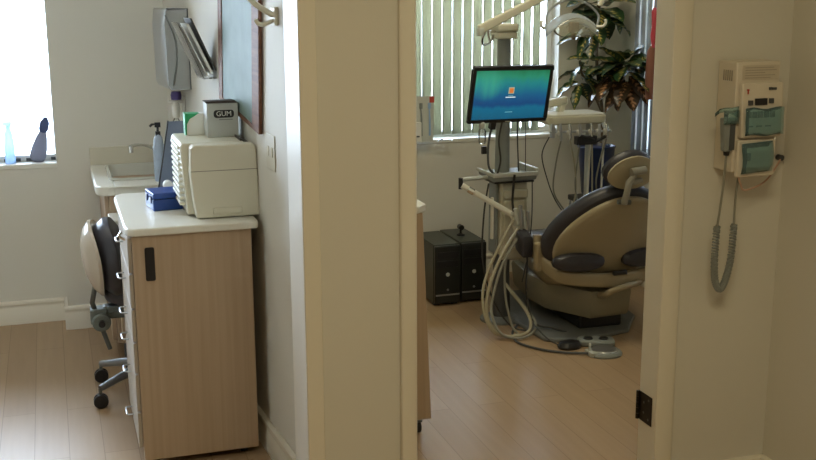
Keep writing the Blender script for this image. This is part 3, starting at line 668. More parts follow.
MB().box(-0.228, -0.188, 5.498, 5.512, SZ+0.18, SZ+0.198).build('trigger_head', PB, T, bevel=0.002)

# ------------------------------------------------------------------ hinge on the right door lining
T = thing('door_hinge', 'dark bronze door hinge on the treatment room door lining', 'hinge', (1.688, 2.80, 0.32))
MB().box(1.6920, 1.6948, 2.805, 2.878, 0.258, 0.352).build('leaf', BRONZE, T, bevel=0.001)
for k in range(5): MB().tube([(1.690, 2.884, 0.258+k*0.0188), (1.690, 2.884, 0.258+k*0.0188+0.0172)], 0.0060, 12).build('knuckle', BRONZE, T)
sc = MB()
for y, z in ((2.822, 0.275), (2.850, 0.290), (2.822, 0.338), (2.850, 0.323)): sc.tube([(1.6908, y, z), (1.692, y, z)], 0.004, 10)
sc.build('screws', GUNM, T)

# ------------------------------------------------------------------ x-ray control on the near wall
T = thing('xray_control', 'white wall mounted control box with buttons under blue green film', 'control unit', (1.93, 2.79, 1.06))
ux0, ux1 = 1.858, 2.003
MB().box(ux0, ux1, 2.705, 2.798, 1.062, 1.380).build('housing', mat('warm_white_housing', (0.66, 0.60, 0.50), 0.4), T, bevel=0.004)
v = MB()
for k in range(5): v.box(ux0-0.0015, ux0+0.001, 2.726+k*0.010, 2.730+k*0.010, 1.325, 1.355)
v.build('side_vents', mat('vent_dark', (0.30, 0.27, 0.22), 0.6), T)
# raised console, wider at the top
PZ = 2.684
mb = MB(); mb.hexa([(ux0+0.012, 2.705, 1.165), (ux1+0.002, 2.705, 1.165), (ux1+0.002, 2.682, 1.165), (ux0+0.012, 2.682, 1.165)], [(ux0+0.010, 2.705, 1.318), (ux1+0.004, 2.705, 1.318), (ux1+0.004, 2.690, 1.322), (ux0+0.010, 2.690, 1.322)])
mb.build('console', mat('warm_white_housing', (0.66, 0.60, 0.50), 0.4), T, bevel=0.004)
MB().box(ux0+0.008, ux1-0.010, 2.690, 2.705, 1.050, 1.158).build('lower_cover', mat('warm_white_housing', (0.66, 0.60, 0.50), 0.4), T, bevel=0.004)
lab = MB().box(ux0+0.018, ux1-0.006, 2.7035, 2.7048, 1.328, 1.370).build('rating_label', mat('tan_label', (0.55, 0.49, 0.39), 0.5), T)
l_ = MB()
for k, wd in enumerate((0.10, 0.11, 0.07, 0.105, 0.09)): l_.box(ux0+0.026, ux0+0.026+wd*0.95, 2.7028, 2.7036, 1.362-k*0.0072, 1.3642-k*0.0072)
l_.build('fine_print', mat('label_ink', (0.36, 0.31, 0.24), 0.6), lab)
# console front leans: y goes from 2.682 (bottom) to 2.690 (top)
def cy_(z): return 2.682 + (z-1.165)/(1.322-1.165)*0.008 - 0.0012
def cpan(x0, x1, z0, z1, name, m_, th=0.003, par=T):
    return MB().hexa([(x0, cy_(z0)-th, z0), (x1, cy_(z0)-th, z0), (x1, cy_(z0)+0.001, z0), (x0, cy_(z0)+0.001, z0)], [(x0, cy_(z1)-th, z1), (x1, cy_(z1)-th, z1), (x1, cy_(z1)+0.001, z1), (x0, cy_(z1)+0.001, z1)]).build(name, m_, par)
cpan(ux0+0.052, ux0+0.092, 1.258, 1.277, 'display', BLACK)
cpan(ux0+0.030, ux0+0.045, 1.259, 1.272, 'arrow_button', DGREY); cpan(ux0+0.099, ux0+0.114, 1.262, 1.276, 'arrow_button', DGREY)
cpan(ux0+0.098, ux0+0.106, 1.300, 1.308, 'emblem', DGREY); cpan(ux0+0.108, ux0+0.122, 1.300, 1.307, 'emblem', DGREY)
cpan(ux0+0.025, ux0+0.031, 1.300, 1.304, 'red_mark', REDT); cpan(ux0+0.027, ux0+0.029, 1.290, 1.300, 'red_mark', REDT)
for k in range(5): cpan(ux0+0.026+k*0.0195, ux0+0.041+k*0.0195, 1.222, 1.240, 'button', mat('button_dark_teal', (0.02, 0.05, 0.05), 0.4))
for k in range(3): cpan(ux0+0.030+k*0.030, ux0+0.046+k*0.030, 1.196, 1.200, 'small_key', mat('button_dark_teal', (0.02, 0.05, 0.05), 0.4))
# translucent barrier film over the keys, with a loose end at the side
F = MB(); cols = 9; rows = 6; g_ = []
for i in range(rows+1):
    z = 1.172 + (1.250-1.172)*i/rows
    g_.append([(ux0+0.018+(0.128)*j/cols, cy_(z)-0.006-0.0025*abs(sin(j*1.7+i)), z + 0.003*sin(j)) for j in range(cols+1)])
F.sheet(g_).build('barrier_film', TEAL, T, solid=0.0006)
F = MB(); g_ = []
for i in range(5):
    z = 1.060 + 0.088*i/4
    g_.append([(ux0+0.018+0.105*j/6+0.004*sin(i), 2.684-0.002*abs(sin(j*2+i)), z+0.002*j*0.5) for j in range(7)])
F.sheet(g_).build('barrier_film', TEAL, T, solid=0.0006)
MB().box(ux0+0.028, ux0+0.050, 2.686, 2.690, 1.098, 1.120).build('lower_socket', DGREY, T)
MB().tube(spline([(ux0+0.02, 2.70, 1.060), (ux0+0.03, 2.70, 1.030), (1.92, 2.72, 1.005), (2.00, 2.74, 1.022), (2.06, 2.77, 1.062), (2.085, 2.785, 1.083)], 8), 0.0028, 8).build('supply_tube', COPPER, T)
MB().tube([(2.085, 2.780, 1.083), (2.085, 2.800, 1.083)], 0.009, 12).build('wall_plug', DGREY, T)
# handset on the side of the box, with its cord
T = thing('handset', 'grey exposure handset with hanging coiled cord beside the control box', 'handset', (1.84, 2.73, 1.2))
MB().box(ux0-0.010, ux0-0.001, 2.722, 2.752, 1.175, 1.20).build('hook_clip', WHITE, T)
mb = MB(); hx_, hy_ = 1.843, 2.712
mb.hexa([(hx_-0.014, hy_-0.010, 1.125), (hx_+0.014, hy_-0.010, 1.125), (hx_+0.014, hy_+0.012, 1.125), (hx_-0.014, hy_+0.012, 1.125)], [(hx_-0.022, hy_-0.012, 1.222), (hx_+0.022, hy_-0.012, 1.222), (hx_+0.022, hy_+0.012, 1.222), (hx_-0.022, hy_+0.012, 1.222)])
mb.build('grip', GREY, T, bevel=0.004)
MB().box(hx_+0.0, hx_+0.017, hy_-0.0125, hy_-0.010, 1.130, 1.215).build('grip_face', DGREY, T)
MB().lathe([(0.008, -0.012), (0.010, 0.0)], (hx_, hy_, 1.125), 12).build('strain_relief', BLACK, T)
F = MB(); g_ = [[(1.79+0.075*j/4, 2.70+0.006*sin(j), 1.228+0.012*sin(j*0.9+i*0.5)+0.020*i*(j/4)) for j in range(5)] for i in range(3)]
F.sheet(g_).build('loose_film', TEAL, T, solid=0.0006)
F = MB(); g_ = [[(hx_-0.026+0.052*j/3, hy_-0.016, 1.205+0.013*i) for j in range(4)] for i in range(4)]
F.sheet(g_).build('wrap_film', TEAL, T, solid=0.0006)
ax, bx_ = 1.838, 1.896
MB().tube(spline([(hx_, hy_, 1.115), (1.842, 2.715, 1.04), (1.838, 2.72, 0.955), (ax, 2.73, 0.895)], 6), 0.0035, 8).build('straight_cord', HOSEG, T)
MB().tube(spline([(1.896, 2.72, 1.064), (1.893, 2.725, 1.0), (1.895, 2.73, 0.94), (bx_, 2.73, 0.895)], 6), 0.0035, 8).build('straight_cord', HOSEG, T)
axis = spline([(ax, 2.73, 0.90), (ax-0.002, 2.73, 0.80), (ax+0.004, 2.73, 0.735), (ax+0.022, 2.73, 0.706), (ax+0.040, 2.73, 0.735), (bx_-0.004, 2.73, 0.80), (bx_, 2.73, 0.90)], 72)
hel = []
for i, p in enumerate(axis):
    t = (axis[min(i+1, len(axis)-1)] - axis[max(i-1, 0)]).normalized(); a = Vector((0, 1, 0)); c = t.cross(a)
    ph = i*1.15; hel.append(p + (a*cos(ph)+c*sin(ph))*0.0085)
MB().tube(hel, 0.0032, 6).build('coiled_cord', GREY, T)

# ------------------------------------------------------------------ computer towers
def tower(label, x0, x1, y0, h):
    T = thing('computer_tower', label, 'computer', ((x0+x1)/2, y0+0.2, 0))
    MB().box(x0, x1, y0+0.02, y0+0.33, 0.012, h).build('case', PCGRN, T, bevel=0.004)
    b = MB().box(x0+0.002, x1-0.002, y0, y0+0.02, 0.014, h-0.004).build('bezel', PCBLK, T, bevel=0.006, seg=3)
    cx = (x0+x1)/2
    for z in (h-0.07, h-0.115): MB().box(x0+0.014, x1-0.014, y0-0.002, y0+0.001, z, z+0.034).build('drive_door', BLACK, b, bevel=0.001)
    MB().box(x0+0.006, x1-0.006, y0-0.002, y0+0.001, 0.055, 0.063).build('silver_strip', STEEL, b)
    MB().tube([(cx, y0-0.003, h*0.52), (cx, y0+0.001, h*0.52)], 0.010, 18).build('badge', LGREY, b)
    MB().tube([(cx, y0-0.003, 0.085), (cx, y0+0.001, 0.085)], 0.006, 14).build('power_button', STEEL, b)
    for x in (x0+0.022, x1-0.022):
        for y in (y0+0.05, y0+0.29): MB().box(x-0.015, x+0.015, y-0.02, y+0.02, 0, 0.012).build('foot', DGREY, T)
    return T
tower('black computer tower nearest the pillar, on the floor', 1.775, 1.915, 5.06, 0.318)
tower('black computer tower next to the hanging hoses, on the floor', 1.925, 2.065, 5.08, 0.318)
T = thing('webcam', 'tiny black device standing on top of the towers', 'device', (1.985, 5.25, 0.3185))
MB().lathe([(0.022, 0), (0.022, 0.006), (0.006, 0.012), (0.006, 0.03)], (1.985, 5.25, 0.3182), 14).build('stand', BLACK, T)
MB().tube([(1.985, 5.235, 0.361), (1.985, 5.268, 0.361)], 0.014, 14).build('head', BLACK, T)

# ------------------------------------------------------------------ pack on the sill
T = thing('toothbrush_pack', 'blister pack of toothbrushes leaning at the blind on the window sill', 'package', (1.88, 5.53, WZ0))
S2 = WZ0+0.003
MB().hexa([(1.780, 5.545, S2), (1.935, 5.545, S2), (1.935, 5.5475, S2), (1.780, 5.5475, S2)], [(1.780, 5.548, S2+0.24), (1.940, 5.548, S2+0.24), (1.940, 5.5505, S2+0.24), (1.780, 5.5505, S2+0.24)]).build('card', mat('pale_card', (0.56, 0.58, 0.54), 0.5), T)
MB().box(1.915, 1.941, 5.5445, 5.5475, S2+0.205, S2+0.238).build('red_corner', REDT, T)
for x, c in ((1.800, PALEBL), (1.868, GREY), (1.915, PALEBL)):
    MB().tube([(x, 5.540, S2+0.03), (x, 5.541, S2+0.12), (x-0.004, 5.541, S2+0.19)], [0.006, 0.005, 0.003], 8).box(x-0.010, x+0.004, 5.534, 5.5445, S2+0.175, S2+0.205).build('toothbrush', c, T)
MB().box(1.815, 1.862, 5.520, 5.5435, S2, S2+0.105).build('inner_carton', PAPER, T, bevel=0.002)
MB().box(1.826, 1.850, 5.5185, 5.5198, S2+0.026, S2+0.034).build('dark_mark', DGREY, T)
T = thing('plastic_strip', 'small clear plastic wrapper lying on the sill beside the pack', 'wrapper', (2.0, 5.53, S2))
MB().box(1.955, 2.045, 5.53, 5.56, S2, S2+0.008).build('wrapper', CLEAR, T, bevel=0.003)
MB().box(1.975, 1.985, 5.528, 5.545, S2+0.008, S2+0.012).build('blue_tab', PALEBL, T)

# ------------------------------------------------------------------ dental unit: post, cap, cabinet, tubes
ux, uy = 2.005, 4.74
T = thing('dental_unit', 'beige floor standing dental unit with post beside the chair', 'dental unit', (ux, uy, 0))
MB().lathe([(0.036, 0.72), (0.033, 0.95), (0.030, 1.30), (0.030, 1.375)], (2.024, 4.80, 0), 20).build('post', GREY, T)
MB().box(1.976, 2.072, 4.75, 4.85, 1.350, 1.382).build('cap', UNITC, T, bevel=0.008, seg=3)
MB().box(1.972, 2.076, 4.745, 4.855, 1.383, 1.420).build('cap_lid', UNITC, T, bevel=0.010, seg=3)
MB().box(1.985, 2.120, 4.71, 4.86, 0.31, 0.690).build('cabinet', UNITC, T, bevel=0.012, seg=3)
MB().box(1.997, 2.100, 4.700, 4.71, 0.36, 0.60).build('front_panel', CREAM, T, bevel=0.006)
MB().box(1.990, 2.115, 4.688, 4.71, 0.61, 0.655).build('drawer_front', UNITC, T, bevel=0.008)
MB().box(1.914, 1.928, 4.66, 4.675, 0.43, 0.63).build('glint_rail', WHITE, T, bevel=0.004)  # light reflected off the rail is put into its white colour
MB().box(1.972, 1.984, 4.74, 4.84, 0.33, 0.68).build('side_column', GREY, T, bevel=0.006)
MB().lathe([(0.046, 0.02), (0.044, 0.10), (0.040, 0.25), (0.040, 0.335)], (2.01, 4.76, 0), 24).build('pedestal', DGREY, T)
MB().lathe([(0.10, 0.0), (0.10, 0.012), (0.07, 0.024), (0.05, 0.026)], (2.01, 4.76, 0), 28).build('foot_plate', PLATE, T)
sh = MB().hexa([(1.922, 4.66, 0.700), (2.140, 4.66, 0.702), (2.150, 4.87, 0.704), (1.932, 4.87, 0.704)], [(1.918, 4.655, 0.724), (2.144, 4.655, 0.728), (2.154, 4.87, 0.728), (1.928, 4.87, 0.726)])
sh.build('shelf', GREY, T, bevel=0.006, seg=3)
MB().box(1.918, 2.146, 4.650, 4.660, 0.722, 0.742).box(2.132, 2.152, 4.66, 4.87, 0.724, 0.756).box(1.918, 1.932, 4.66, 4.87, 0.724, 0.740).build('shelf_rim', LGREY, T, bevel=0.003)
MB().box(1.930, 2.13, 4.665, 4.85, 0.691, 0.700).build('shelf_underside', BLACK, T)
MB().tube([(1.925, 4.74, 0.712), (1.777, 4.70, 0.716)], 0.010, 12).build('short_arm', LGREY, T)
MB().tube([(1.776, 4.70, 0.672), (1.776, 4.70, 0.724)], 0.011, 12).build('arm_joint', BLACK, T)
MB().tube([(1.778, 4.69, 0.690), (1.996, 4.62, 0.556)], 0.0135, 12).build('long_arm', WHITE, T)
MB().tube([(1.806, 4.681, 0.6728), (1.830, 4.673, 0.658)], 0.0155, 12).build('arm_band', CHROME, T)
MB().tube(spline([(1.996, 4.62, 0.556), (2.010, 4.615, 0.530), (2.018, 4.615, 0.49), (2.030, 4.615, 0.455)], 5), 0.0125, 10).build('holder_elbow', WHITE, T)
MB().tube([(1.99, 4.60, 0.560), (2.070, 4.60, 0.530)], 0.010, 10).tube([(2.005, 4.59, 0.585), (2.02, 4.59, 0.51)], 0.010, 10).tube([(2.045, 4.59, 0.575), (2.055, 4.59, 0.49)], 0.008, 10).box(2.005, 2.06, 4.598, 4.63, 0.50, 0.56).build('instrument_holder', LGREY, T)
MB().tube([(2.025, 4.580, 0.60), (2.036, 4.585, 0.47)], [0.010, 0.006], 10).tube([(2.062, 4.580, 0.57), (2.074, 4.585, 0.47)], [0.008, 0.005], 10).build('suction_handpiece', STEEL, T)
# loops of hose hanging from the holder to the floor
def hose(pts, r, m_, n=8, name='hose', par=None): MB().tube(spline(pts, n), r, 8).build(name, m_, par if par is not None else T)
hose([(2.020, 4.59, 0.49), (1.925, 4.57, 0.36), (1.855, 4.54, 0.22), (1.843, 4.52, 0.10), (1.885, 4.48, 0.025), (1.965, 4.46, 0.012), (2.040, 4.48, 0.03), (2.055, 4.54, 0.09), (2.025, 4.69, 0.17), (2.010, 4.735, 0.20)], 0.0080, HOSE)
hose([(2.040, 4.58, 0.48), (1.940, 4.55, 0.36), (1.880, 4.52, 0.24), (1.855, 4.50, 0.13), (1.880, 4.46, 0.04), (1.945, 4.43, 0.013), (2.025, 4.44, 0.02), (2.075, 4.50, 0.06), (2.055, 4.69, 0.14), (2.020, 4.735, 0.17)], 0.0065, HOSEG)
hose([(2.000, 4.60, 0.53), (1.905, 4.58, 0.38), (1.840, 4.56, 0.24), (1.830, 4.53, 0.12), (1.865, 4.50, 0.03), (1.925, 4.47, 0.012), (1.985, 4.48, 0.012)], 0.0065, HOSE)
hose([(2.000, 4.60, 0.45), (1.955, 4.58, 0.33), (1.945, 4.55, 0.18), (1.965, 4.52, 0.05), (1.985, 4.49, 0.012)], 0.0060, HOSEG)
hose([(2.06, 4.59, 0.46), (2.065, 4.58, 0.33), (2.055, 4.56, 0.18), (2.08, 4.52, 0.05), (2.15, 4.46, 0.03), (2.20, 4.42, 0.02)], 0.0045, CABLE)
hose([(1.915, 4.70, 0.69), (1.885, 4.68, 0.55), (1.865, 4.64, 0.34), (1.91, 4.62, 0.15), (1.98, 4.57, 0.03), (2.05, 4.52, 0.01)], 0.0045, CABLE, name='cable')
hose([(1.960, 4.72, 1.02), (1.915, 4.70, 0.90), (1.905, 4.68, 0.78), (1.935, 4.68, 0.735)], 0.0055, DGREY, name='cable')
hose([(1.990, 4.70, 1.02), (1.960, 4.69, 0.90), (1.965, 4.68, 0.80), (1.950, 4.68, 0.736)], 0.0045, CABLE, name='cable')
hose([(2.075, 4.74, 1.02), (2.070, 4.73, 0.90), (2.075, 4.72, 0.735)], 0.0035, CABLE, name='cable')
hose([(2.115, 4.74, 1.00), (2.112, 4.73, 0.88), (2.110, 4.72, 0.735)], 0.0020, CABLE, name='cable')
hose([(2.02, 4.640, 0.735), (2.015, 4.640, 0.68), (2.012, 4.640, 0.60), (2.015, 4.62, 0.54)], 0.0060, BLACK, name='cable')
hose([(2.132, 4.69, 0.70), (2.134, 4.69, 0.52), (2.12, 4.69, 0.35), (2.09, 4.69, 0.20)], 0.0030, CABLE, name='cable')
MB().box(1.880, 1.902, 4.695, 4.71, 0.830, 0.865).build('cable_clip', BLACK, T)
# light arm reaching up out of the cap
T = thing('dental_light', 'dental examination lamp with clear curved shield on a sprung arm', 'dental lamp', (1.90, 4.70, 1.40))
A, B = Vector((1.852, 4.68, 1.398)), Vector((2.235, 4.68, 1.575))
dv = (B-A).normalized(); nn = Vector((0, 1, 0)).cross(dv)*-1
mb = MB(); sec = [(-0.016, -0.020), (0.016, -0.020), (0.016, 0.020), (-0.016, 0.020)]
mb.hexa([A + Vector((0, a, 0)) + nn*c for a, c in sec], [B + Vector((0, a, 0)) + nn*c*0.9 for a, c in sec]).build('spring_arm', UNITC, T, bevel=0.006)
MB().box(1.845, 1.870, 4.66, 4.70, 1.370, 1.408).build('arm_end', LGREY, T, bevel=0.005)
MB().tube(spline([(1.892, 4.70, 1.395), (1.880, 4.71, 1.355), (1.890, 4.72, 1.330), (1.93, 4.74, 1.338), (1.955, 4.76, 1.37)], 5), 0.006, 8).tube([(1.905, 4.71, 1.392), (1.915, 4.71, 1.345)], 0.005, 8).tube([(1.92, 4.73, 1.385), (1.966, 4.77, 1.385)], 0.006, 10).build('arm_bracket', CHROME, T)
C_ = Vector((2.33, 4.60, 1.66))
MB().tube(spline([B + Vector((0.0, 0, 0)), (2.30, 4.66, 1.62), (2.42, 4.62, 1.64), (2.45, 4.60, 1.60), (2.41, 4.60, 1.50)], 6), 0.012, 10).build('swing_arm', UNITC, T)
# yoke: arc over the head; head: curved white reflector with transparent shield
hx0 = 2.262; hyc = 4.60
MB().tube(spline([(2.140, hyc-0.01, 1.417), (2.150, hyc, 1.465), (2.195, hyc, 1.510), (2.285, hyc, 1.530), (2.36, hyc, 1.500), (2.405, hyc, 1.455), (2.395, hyc-0.01, 1.415)], 7), 0.0055, 8).build('yoke', STEEL, T)
n = 14; g1 = []
for j in range(7):
    v_ = -1+2*j/6
    g1.append([(hx0+0.130*(-1+2*i/n), hyc+0.018*v_-0.01, 1.408 + 0.058*(1-(-1+2*i/n)**2) - 0.030*(v_ if v_ < 0 else 0)*-1 - 0.012*v_*v_) for i in range(n+1)])
MB().sheet(g1).build('reflector', glass_mat('frosted_reflector', (0.85, 0.92, 1.0), 0.4, 0.45, (0.70, 0.78, 0.86)), T, solid=0.006)
g1 = []
for j in range(6):
    v_ = j/5
    g1.append([(hx0+0.112*(-1+2*i/n)*(1-0.35*v_*v_), hyc-0.066-0.01*v_, 1.395 + 0.055*(1-(-1+2*i/n)**2)*(1-v_) - 0.030*v_) for i in range(n+1)])
MB().sheet(g1).build('shield', LENS, T, solid=0.003)
MB().box(hx0-0.018, hx0+0.020, hyc-0.055, hyc-0.02, 1.385, 1.430).tube([(hx0+0.0, hyc-0.04, 1.352), (hx0, hyc-0.04, 1.392)], 0.010, 12).build('bulb_carrier', mat('brown_bulb_carrier', (0.20, 0.13, 0.08), 0.4), T, bevel=0.003)
for xx in (-1, 1):
    MB().tube(spline([(hx0+xx*0.130, hyc-0.01, 1.408), (hx0+xx*0.150, hyc-0.03, 1.408), (hx0+xx*0.160, hyc-0.04, 1.424), (hx0+xx*0.156, hyc-0.04, 1.440)], 5), 0.0065, 10).build('side_handle', WHITE, T)
MB().tube(spline([(hx0+0.085, hyc-0.03, 1.385), (hx0+0.093, hyc-0.03, 1.35), (hx0+0.090, hyc-0.03, 1.325)], 5), [0.004]*5+[0.007]*6, 8).build('glass_dropper', CLEAR, T)

# ------------------------------------------------------------------ monitor
mw, mh = 0.386, 0.262
T = thing('monitor', 'black flat screen monitor showing a blue green login picture', 'monitor', (1.934, 4.50, 1.1215), 0, None, local=True)
T.rotation_euler = (0.2511, 0.0084, 0.0478)
def frm(w, h, iw, ih, y0, y1, mb):
    mb.box(-w/2, w/2, y0, y1, ih/2, h/2).box(-w/2, w/2, y0, y1, -h/2, -ih/2).box(-w/2, -iw/2, y0, y1, -ih/2, ih/2).box(iw/2, w/2, y0, y1, -ih/2, ih/2); return mb
iw, ih = mw-0.030, mh-0.034
frm(mw, mh, iw, ih, -0.004, 0.016, MB()).build('bezel', BLACK, T, bevel=0.003)
s_ = MB().box(-iw/2, iw/2, 0.0, 0.006, -ih/2, ih/2).build('screen', screen_mat(iw, ih), T)
MB().box(-0.013, 0.014, -0.0012, -0.0002, 0.004, 0.034).build('user_tile_frame', mat('pale_tile', (0.3, 0.3, 0.25), 0.4, emit=(0.30, 0.33, 0.22), estr=0.45), s_)
MB().box(-0.009, 0.010, -0.0022, -0.0013, 0.008, 0.030).build('user_picture', mat('orange_tile', (0.4, 0.12, 0.03), 0.4, emit=(0.55, 0.16, 0.04), estr=0.45), s_)
MB().box(-0.024, 0.024, -0.0012, -0.0002, -0.014, -0.0105).build('login_field', mat('white_tile', (0.5, 0.5, 0.5), 0.4, emit=(0.75, 0.8, 0.8), estr=0.45), s_)
MB().box(-0.012, 0.012, -0.0012, -0.0002, -0.0055, -0.0035).build('user_caption', mat('dim_caption', (0.2, 0.3, 0.3), 0.4, emit=(0.12, 0.30, 0.32), estr=0.45), s_)
MB().box(-0.018, 0.018, -0.0012, -0.0002, -0.083, -0.080).build('footer_caption', mat('dim_caption', (0.2, 0.3, 0.3), 0.4, emit=(0.12, 0.30, 0.32), estr=0.45), s_)
MB().box(-0.012, 0.012, -0.0052, -0.0040, -0.127, -0.1225).build('badge', LGREY, T)
MB().box(-mw/2+0.008, mw/2-0.008, 0.016, 0.040, -mh/2+0.008, mh/2-0.008).build('back_shell', BLACK, T, bevel=0.008)
MB().box(-0.05, 0.05, 0.040, 0.060, -0.05, 0.05).box(0.02, 0.09, 0.060, 0.262, -0.02, 0.02).build('mount_bracket', LGREY, T, bevel=0.003)
MB().box(-0.075, -0.050, 0.005, 0.03, -0.165, -0.13).build('sensor_plug', BLACK, T)
T = thing('hanging_tube', 'clear plastic cup hanging under the monitor corner', 'cup', (1.80, 4.50, 0.97))
MB().lathe([(0.015, 0.0), (0.016, 0.004), (0.018, 0.055), (0.010, 0.070), (0.010, 0.080)], (1.812, 4.53, 0.905), 16).build('cup_body', CLEAR, T)
MB().lathe([(0.012, 0.0), (0.016, 0.02), (0.008, 0.03)], (1.812, 4.53, 0.973), 14).build('cup_cap', LGREY, T)

# ------------------------------------------------------------------ delivery tray behind the monitor
T = thing('instrument_tray', 'cream dental instrument tray with hanging handpieces near the plant', 'instrument tray', (2.46, 4.9, 0.92))
MB().prism([(p[0], p[1]) for p in rrect(0.315, 0.20, 0.03, 5, 2.470, 4.99)], 0.920, 0.962).build('tray_body', UNITC, T, bevel=0.008, seg=3)
MB().prism([(p[0], p[1]) for p in rrect(0.30, 0.185, 0.028, 5, 2.470, 4.99)], 0.962, 0.970).build('tray_mat', WHITE, T, bevel=0.003)
MB().hexa([(2.20, 5.02, 0.975), (2.20, 5.06, 0.975), (2.20, 5.06, 1.010), (2.20, 5.02, 1.010)], [(2.470, 5.02, 1.005), (2.470, 5.06, 1.005), (2.470, 5.06, 1.045), (2.470, 5.02, 1.045)]).hexa([(2.415, 5.02, 0.962), (2.445, 5.02, 0.962), (2.445, 5.06, 0.962), (2.415, 5.06, 0.962)], [(2.435, 5.02, 1.02), (2.470, 5.02, 1.02), (2.470, 5.06, 1.02), (2.435, 5.06, 1.02)]).build('support_arm', UNITC, T, bevel=0.005)
MB().tube([(2.20, 5.04, 0.99), (2.05, 4.90, 0.97), (2.02, 4.84, 0.96)], 0.018, 10).build('link_arm', UNITC, T)
MB().tube([(2.300, 4.86, 0.893), (2.630, 4.86, 0.885)], 0.006, 8).tube([(2.33, 4.86, 0.893), (2.33, 4.90, 0.925)], 0.006, 8).tube([(2.60, 4.86, 0.886), (2.60, 4.90, 0.925)], 0.006, 8).build('holder_rail', STEEL, T)
for i, x in enumerate((2.345, 2.395, 2.450, 2.512, 2.555, 2.595)):
    hp = MB().tube([(x, 4.845, 0.935-0.003*i), (x+0.002, 4.84, 0.900), (x+0.004, 4.842, 0.850)], [0.0065, 0.0085, 0.006], 10).build('handpiece', CHROME if i % 2 else STEEL, T)
    MB().tube([(x, 4.86, 0.888), (x, 4.838, 0.888)], 0.011, 10).build('clip', WHITE, hp)
MB().box(2.305, 2.320, 4.85, 4.87, 0.865, 0.93).build('side_bracket', STEEL, T)
MB().box(2.435, 2.545, 4.835, 4.875, 0.825, 0.868).tube([(2.45, 4.84, 0.87), (2.53, 4.84, 0.845)], 0.010, 8).tube([(2.54, 4.84, 0.84), (2.59, 4.84, 0.862)], 0.010, 8).build('dark_clamp', BLACK, T, bevel=0.005)
for (x, zb_, sw) in ((2.350, 0.50, -0.02), (2.398, 0.48, 0.03), (2.455, 0.46, -0.01), (2.517, 0.44, 0.01), (2.60, 0.46, -0.03)):
    hose([(x, 4.842, 0.852), (x+sw, 4.85, 0.74), (x+sw*1.5+0.01, 4.87, 0.60), (x+0.05, 4.90, zb_), (x+0.10, 4.95, zb_-0.02)], 0.0042, HOSE if sw > 0 else HOSEG)
hose([(2.30, 4.87, 0.868), (2.268, 4.88, 0.78), (2.31, 4.90, 0.65), (2.36, 4.92, 0.55), (2.42, 4.96, 0.48)], 0.0030, CABLE, name='cable')
for x in (2.530, 2.605): MB().tube([(x, 4.88, 0.925), (x-0.004, 4.89, 0.50)], 0.0055, 8).build('support_rod', WHITE, T)
MB().box(2.44, 2.56, 4.93, 5.05, 0.0, 0.92).build('support_column', UNITC, T, bevel=0.01) if False else None
MB().tube([(2.585, 5.02, 0.0), (2.585, 5.02, 0.922)], 0.012, 14).lathe([(0.10, 0), (0.10, 0.012), (0.03, 0.025)], (2.585, 5.02, 0), 24).build('stand_post', LGREY, T)

# blue bin behind the chair
T = thing('waste_bin', 'tapered navy blue bin on a small stand behind the chair', 'bin', (2.80, 5.30, 0))
MB().lathe([(0.0, 0.47), (0.055, 0.47), (0.075, 0.49), (0.098, 0.735), (0.104, 0.745), (0.098, 0.748), (0.092, 0.735)], (2.775, 5.28, 0), 28).build('bin_body', NAVY, T)
MB().box(2.665, 2.885, 5.17, 5.39, 0.44, 0.468).build('stand_top', BLACK, T, bevel=0.004)
for sx in (2.675, 2.875):
    for sy in (5.18, 5.38): MB().tube([(sx, sy, 0), (sx, sy, 0.44)], 0.009, 8).build('leg', CHROME, T)

# ------------------------------------------------------------------ croton in the corner
T = thing('croton_plant', 'tall potted croton with yellow veined leaves in the window corner', 'plant', (2.84, 5.42, 0))
pxx, pyy = 2.870, 5.45
MB().lathe([(0.07, 0), (0.075, 0.01), (0.095, 0.22), (0.105, 0.225), (0.105, 0.25), (0.092, 0.25)], (pxx, pyy, 0), 26).build('pot', mat('terracotta', (0.30, 0.14, 0.07), 0.7), T)
MB().lathe([(0.0, 0.235), (0.091, 0.24)], (pxx, pyy, 0), 20).build('soil', SOIL, T)
top = Vector((2.86, 5.37, 1.53))
fork = Vector((2.862, 5.42, 1.02))
st = MB().tube(spline([(pxx, pyy, 0.23), (2.875, 5.44, 0.60), (2.885, 5.43, 0.85), (2.860, 5.42, 1.0), (2.82, 5.40, 1.20), (2.815, 5.38, 1.38), (2.80, 5.36, 1.50)], 6), 0.009, 8)
st.tube(spline([(2.872, 5.43, 0.92), (2.78, 5.38, 1.05), (2.71, 5.35, 1.13), (2.69, 5.34, 1.20)], 6), 0.007, 8)
st.tube(spline([(2.862, 5.42, 1.0), (2.88, 5.28, 1.08), (2.875, 5.14, 1.18)], 6), 0.007, 8)
st.build('stem', BARK, T)
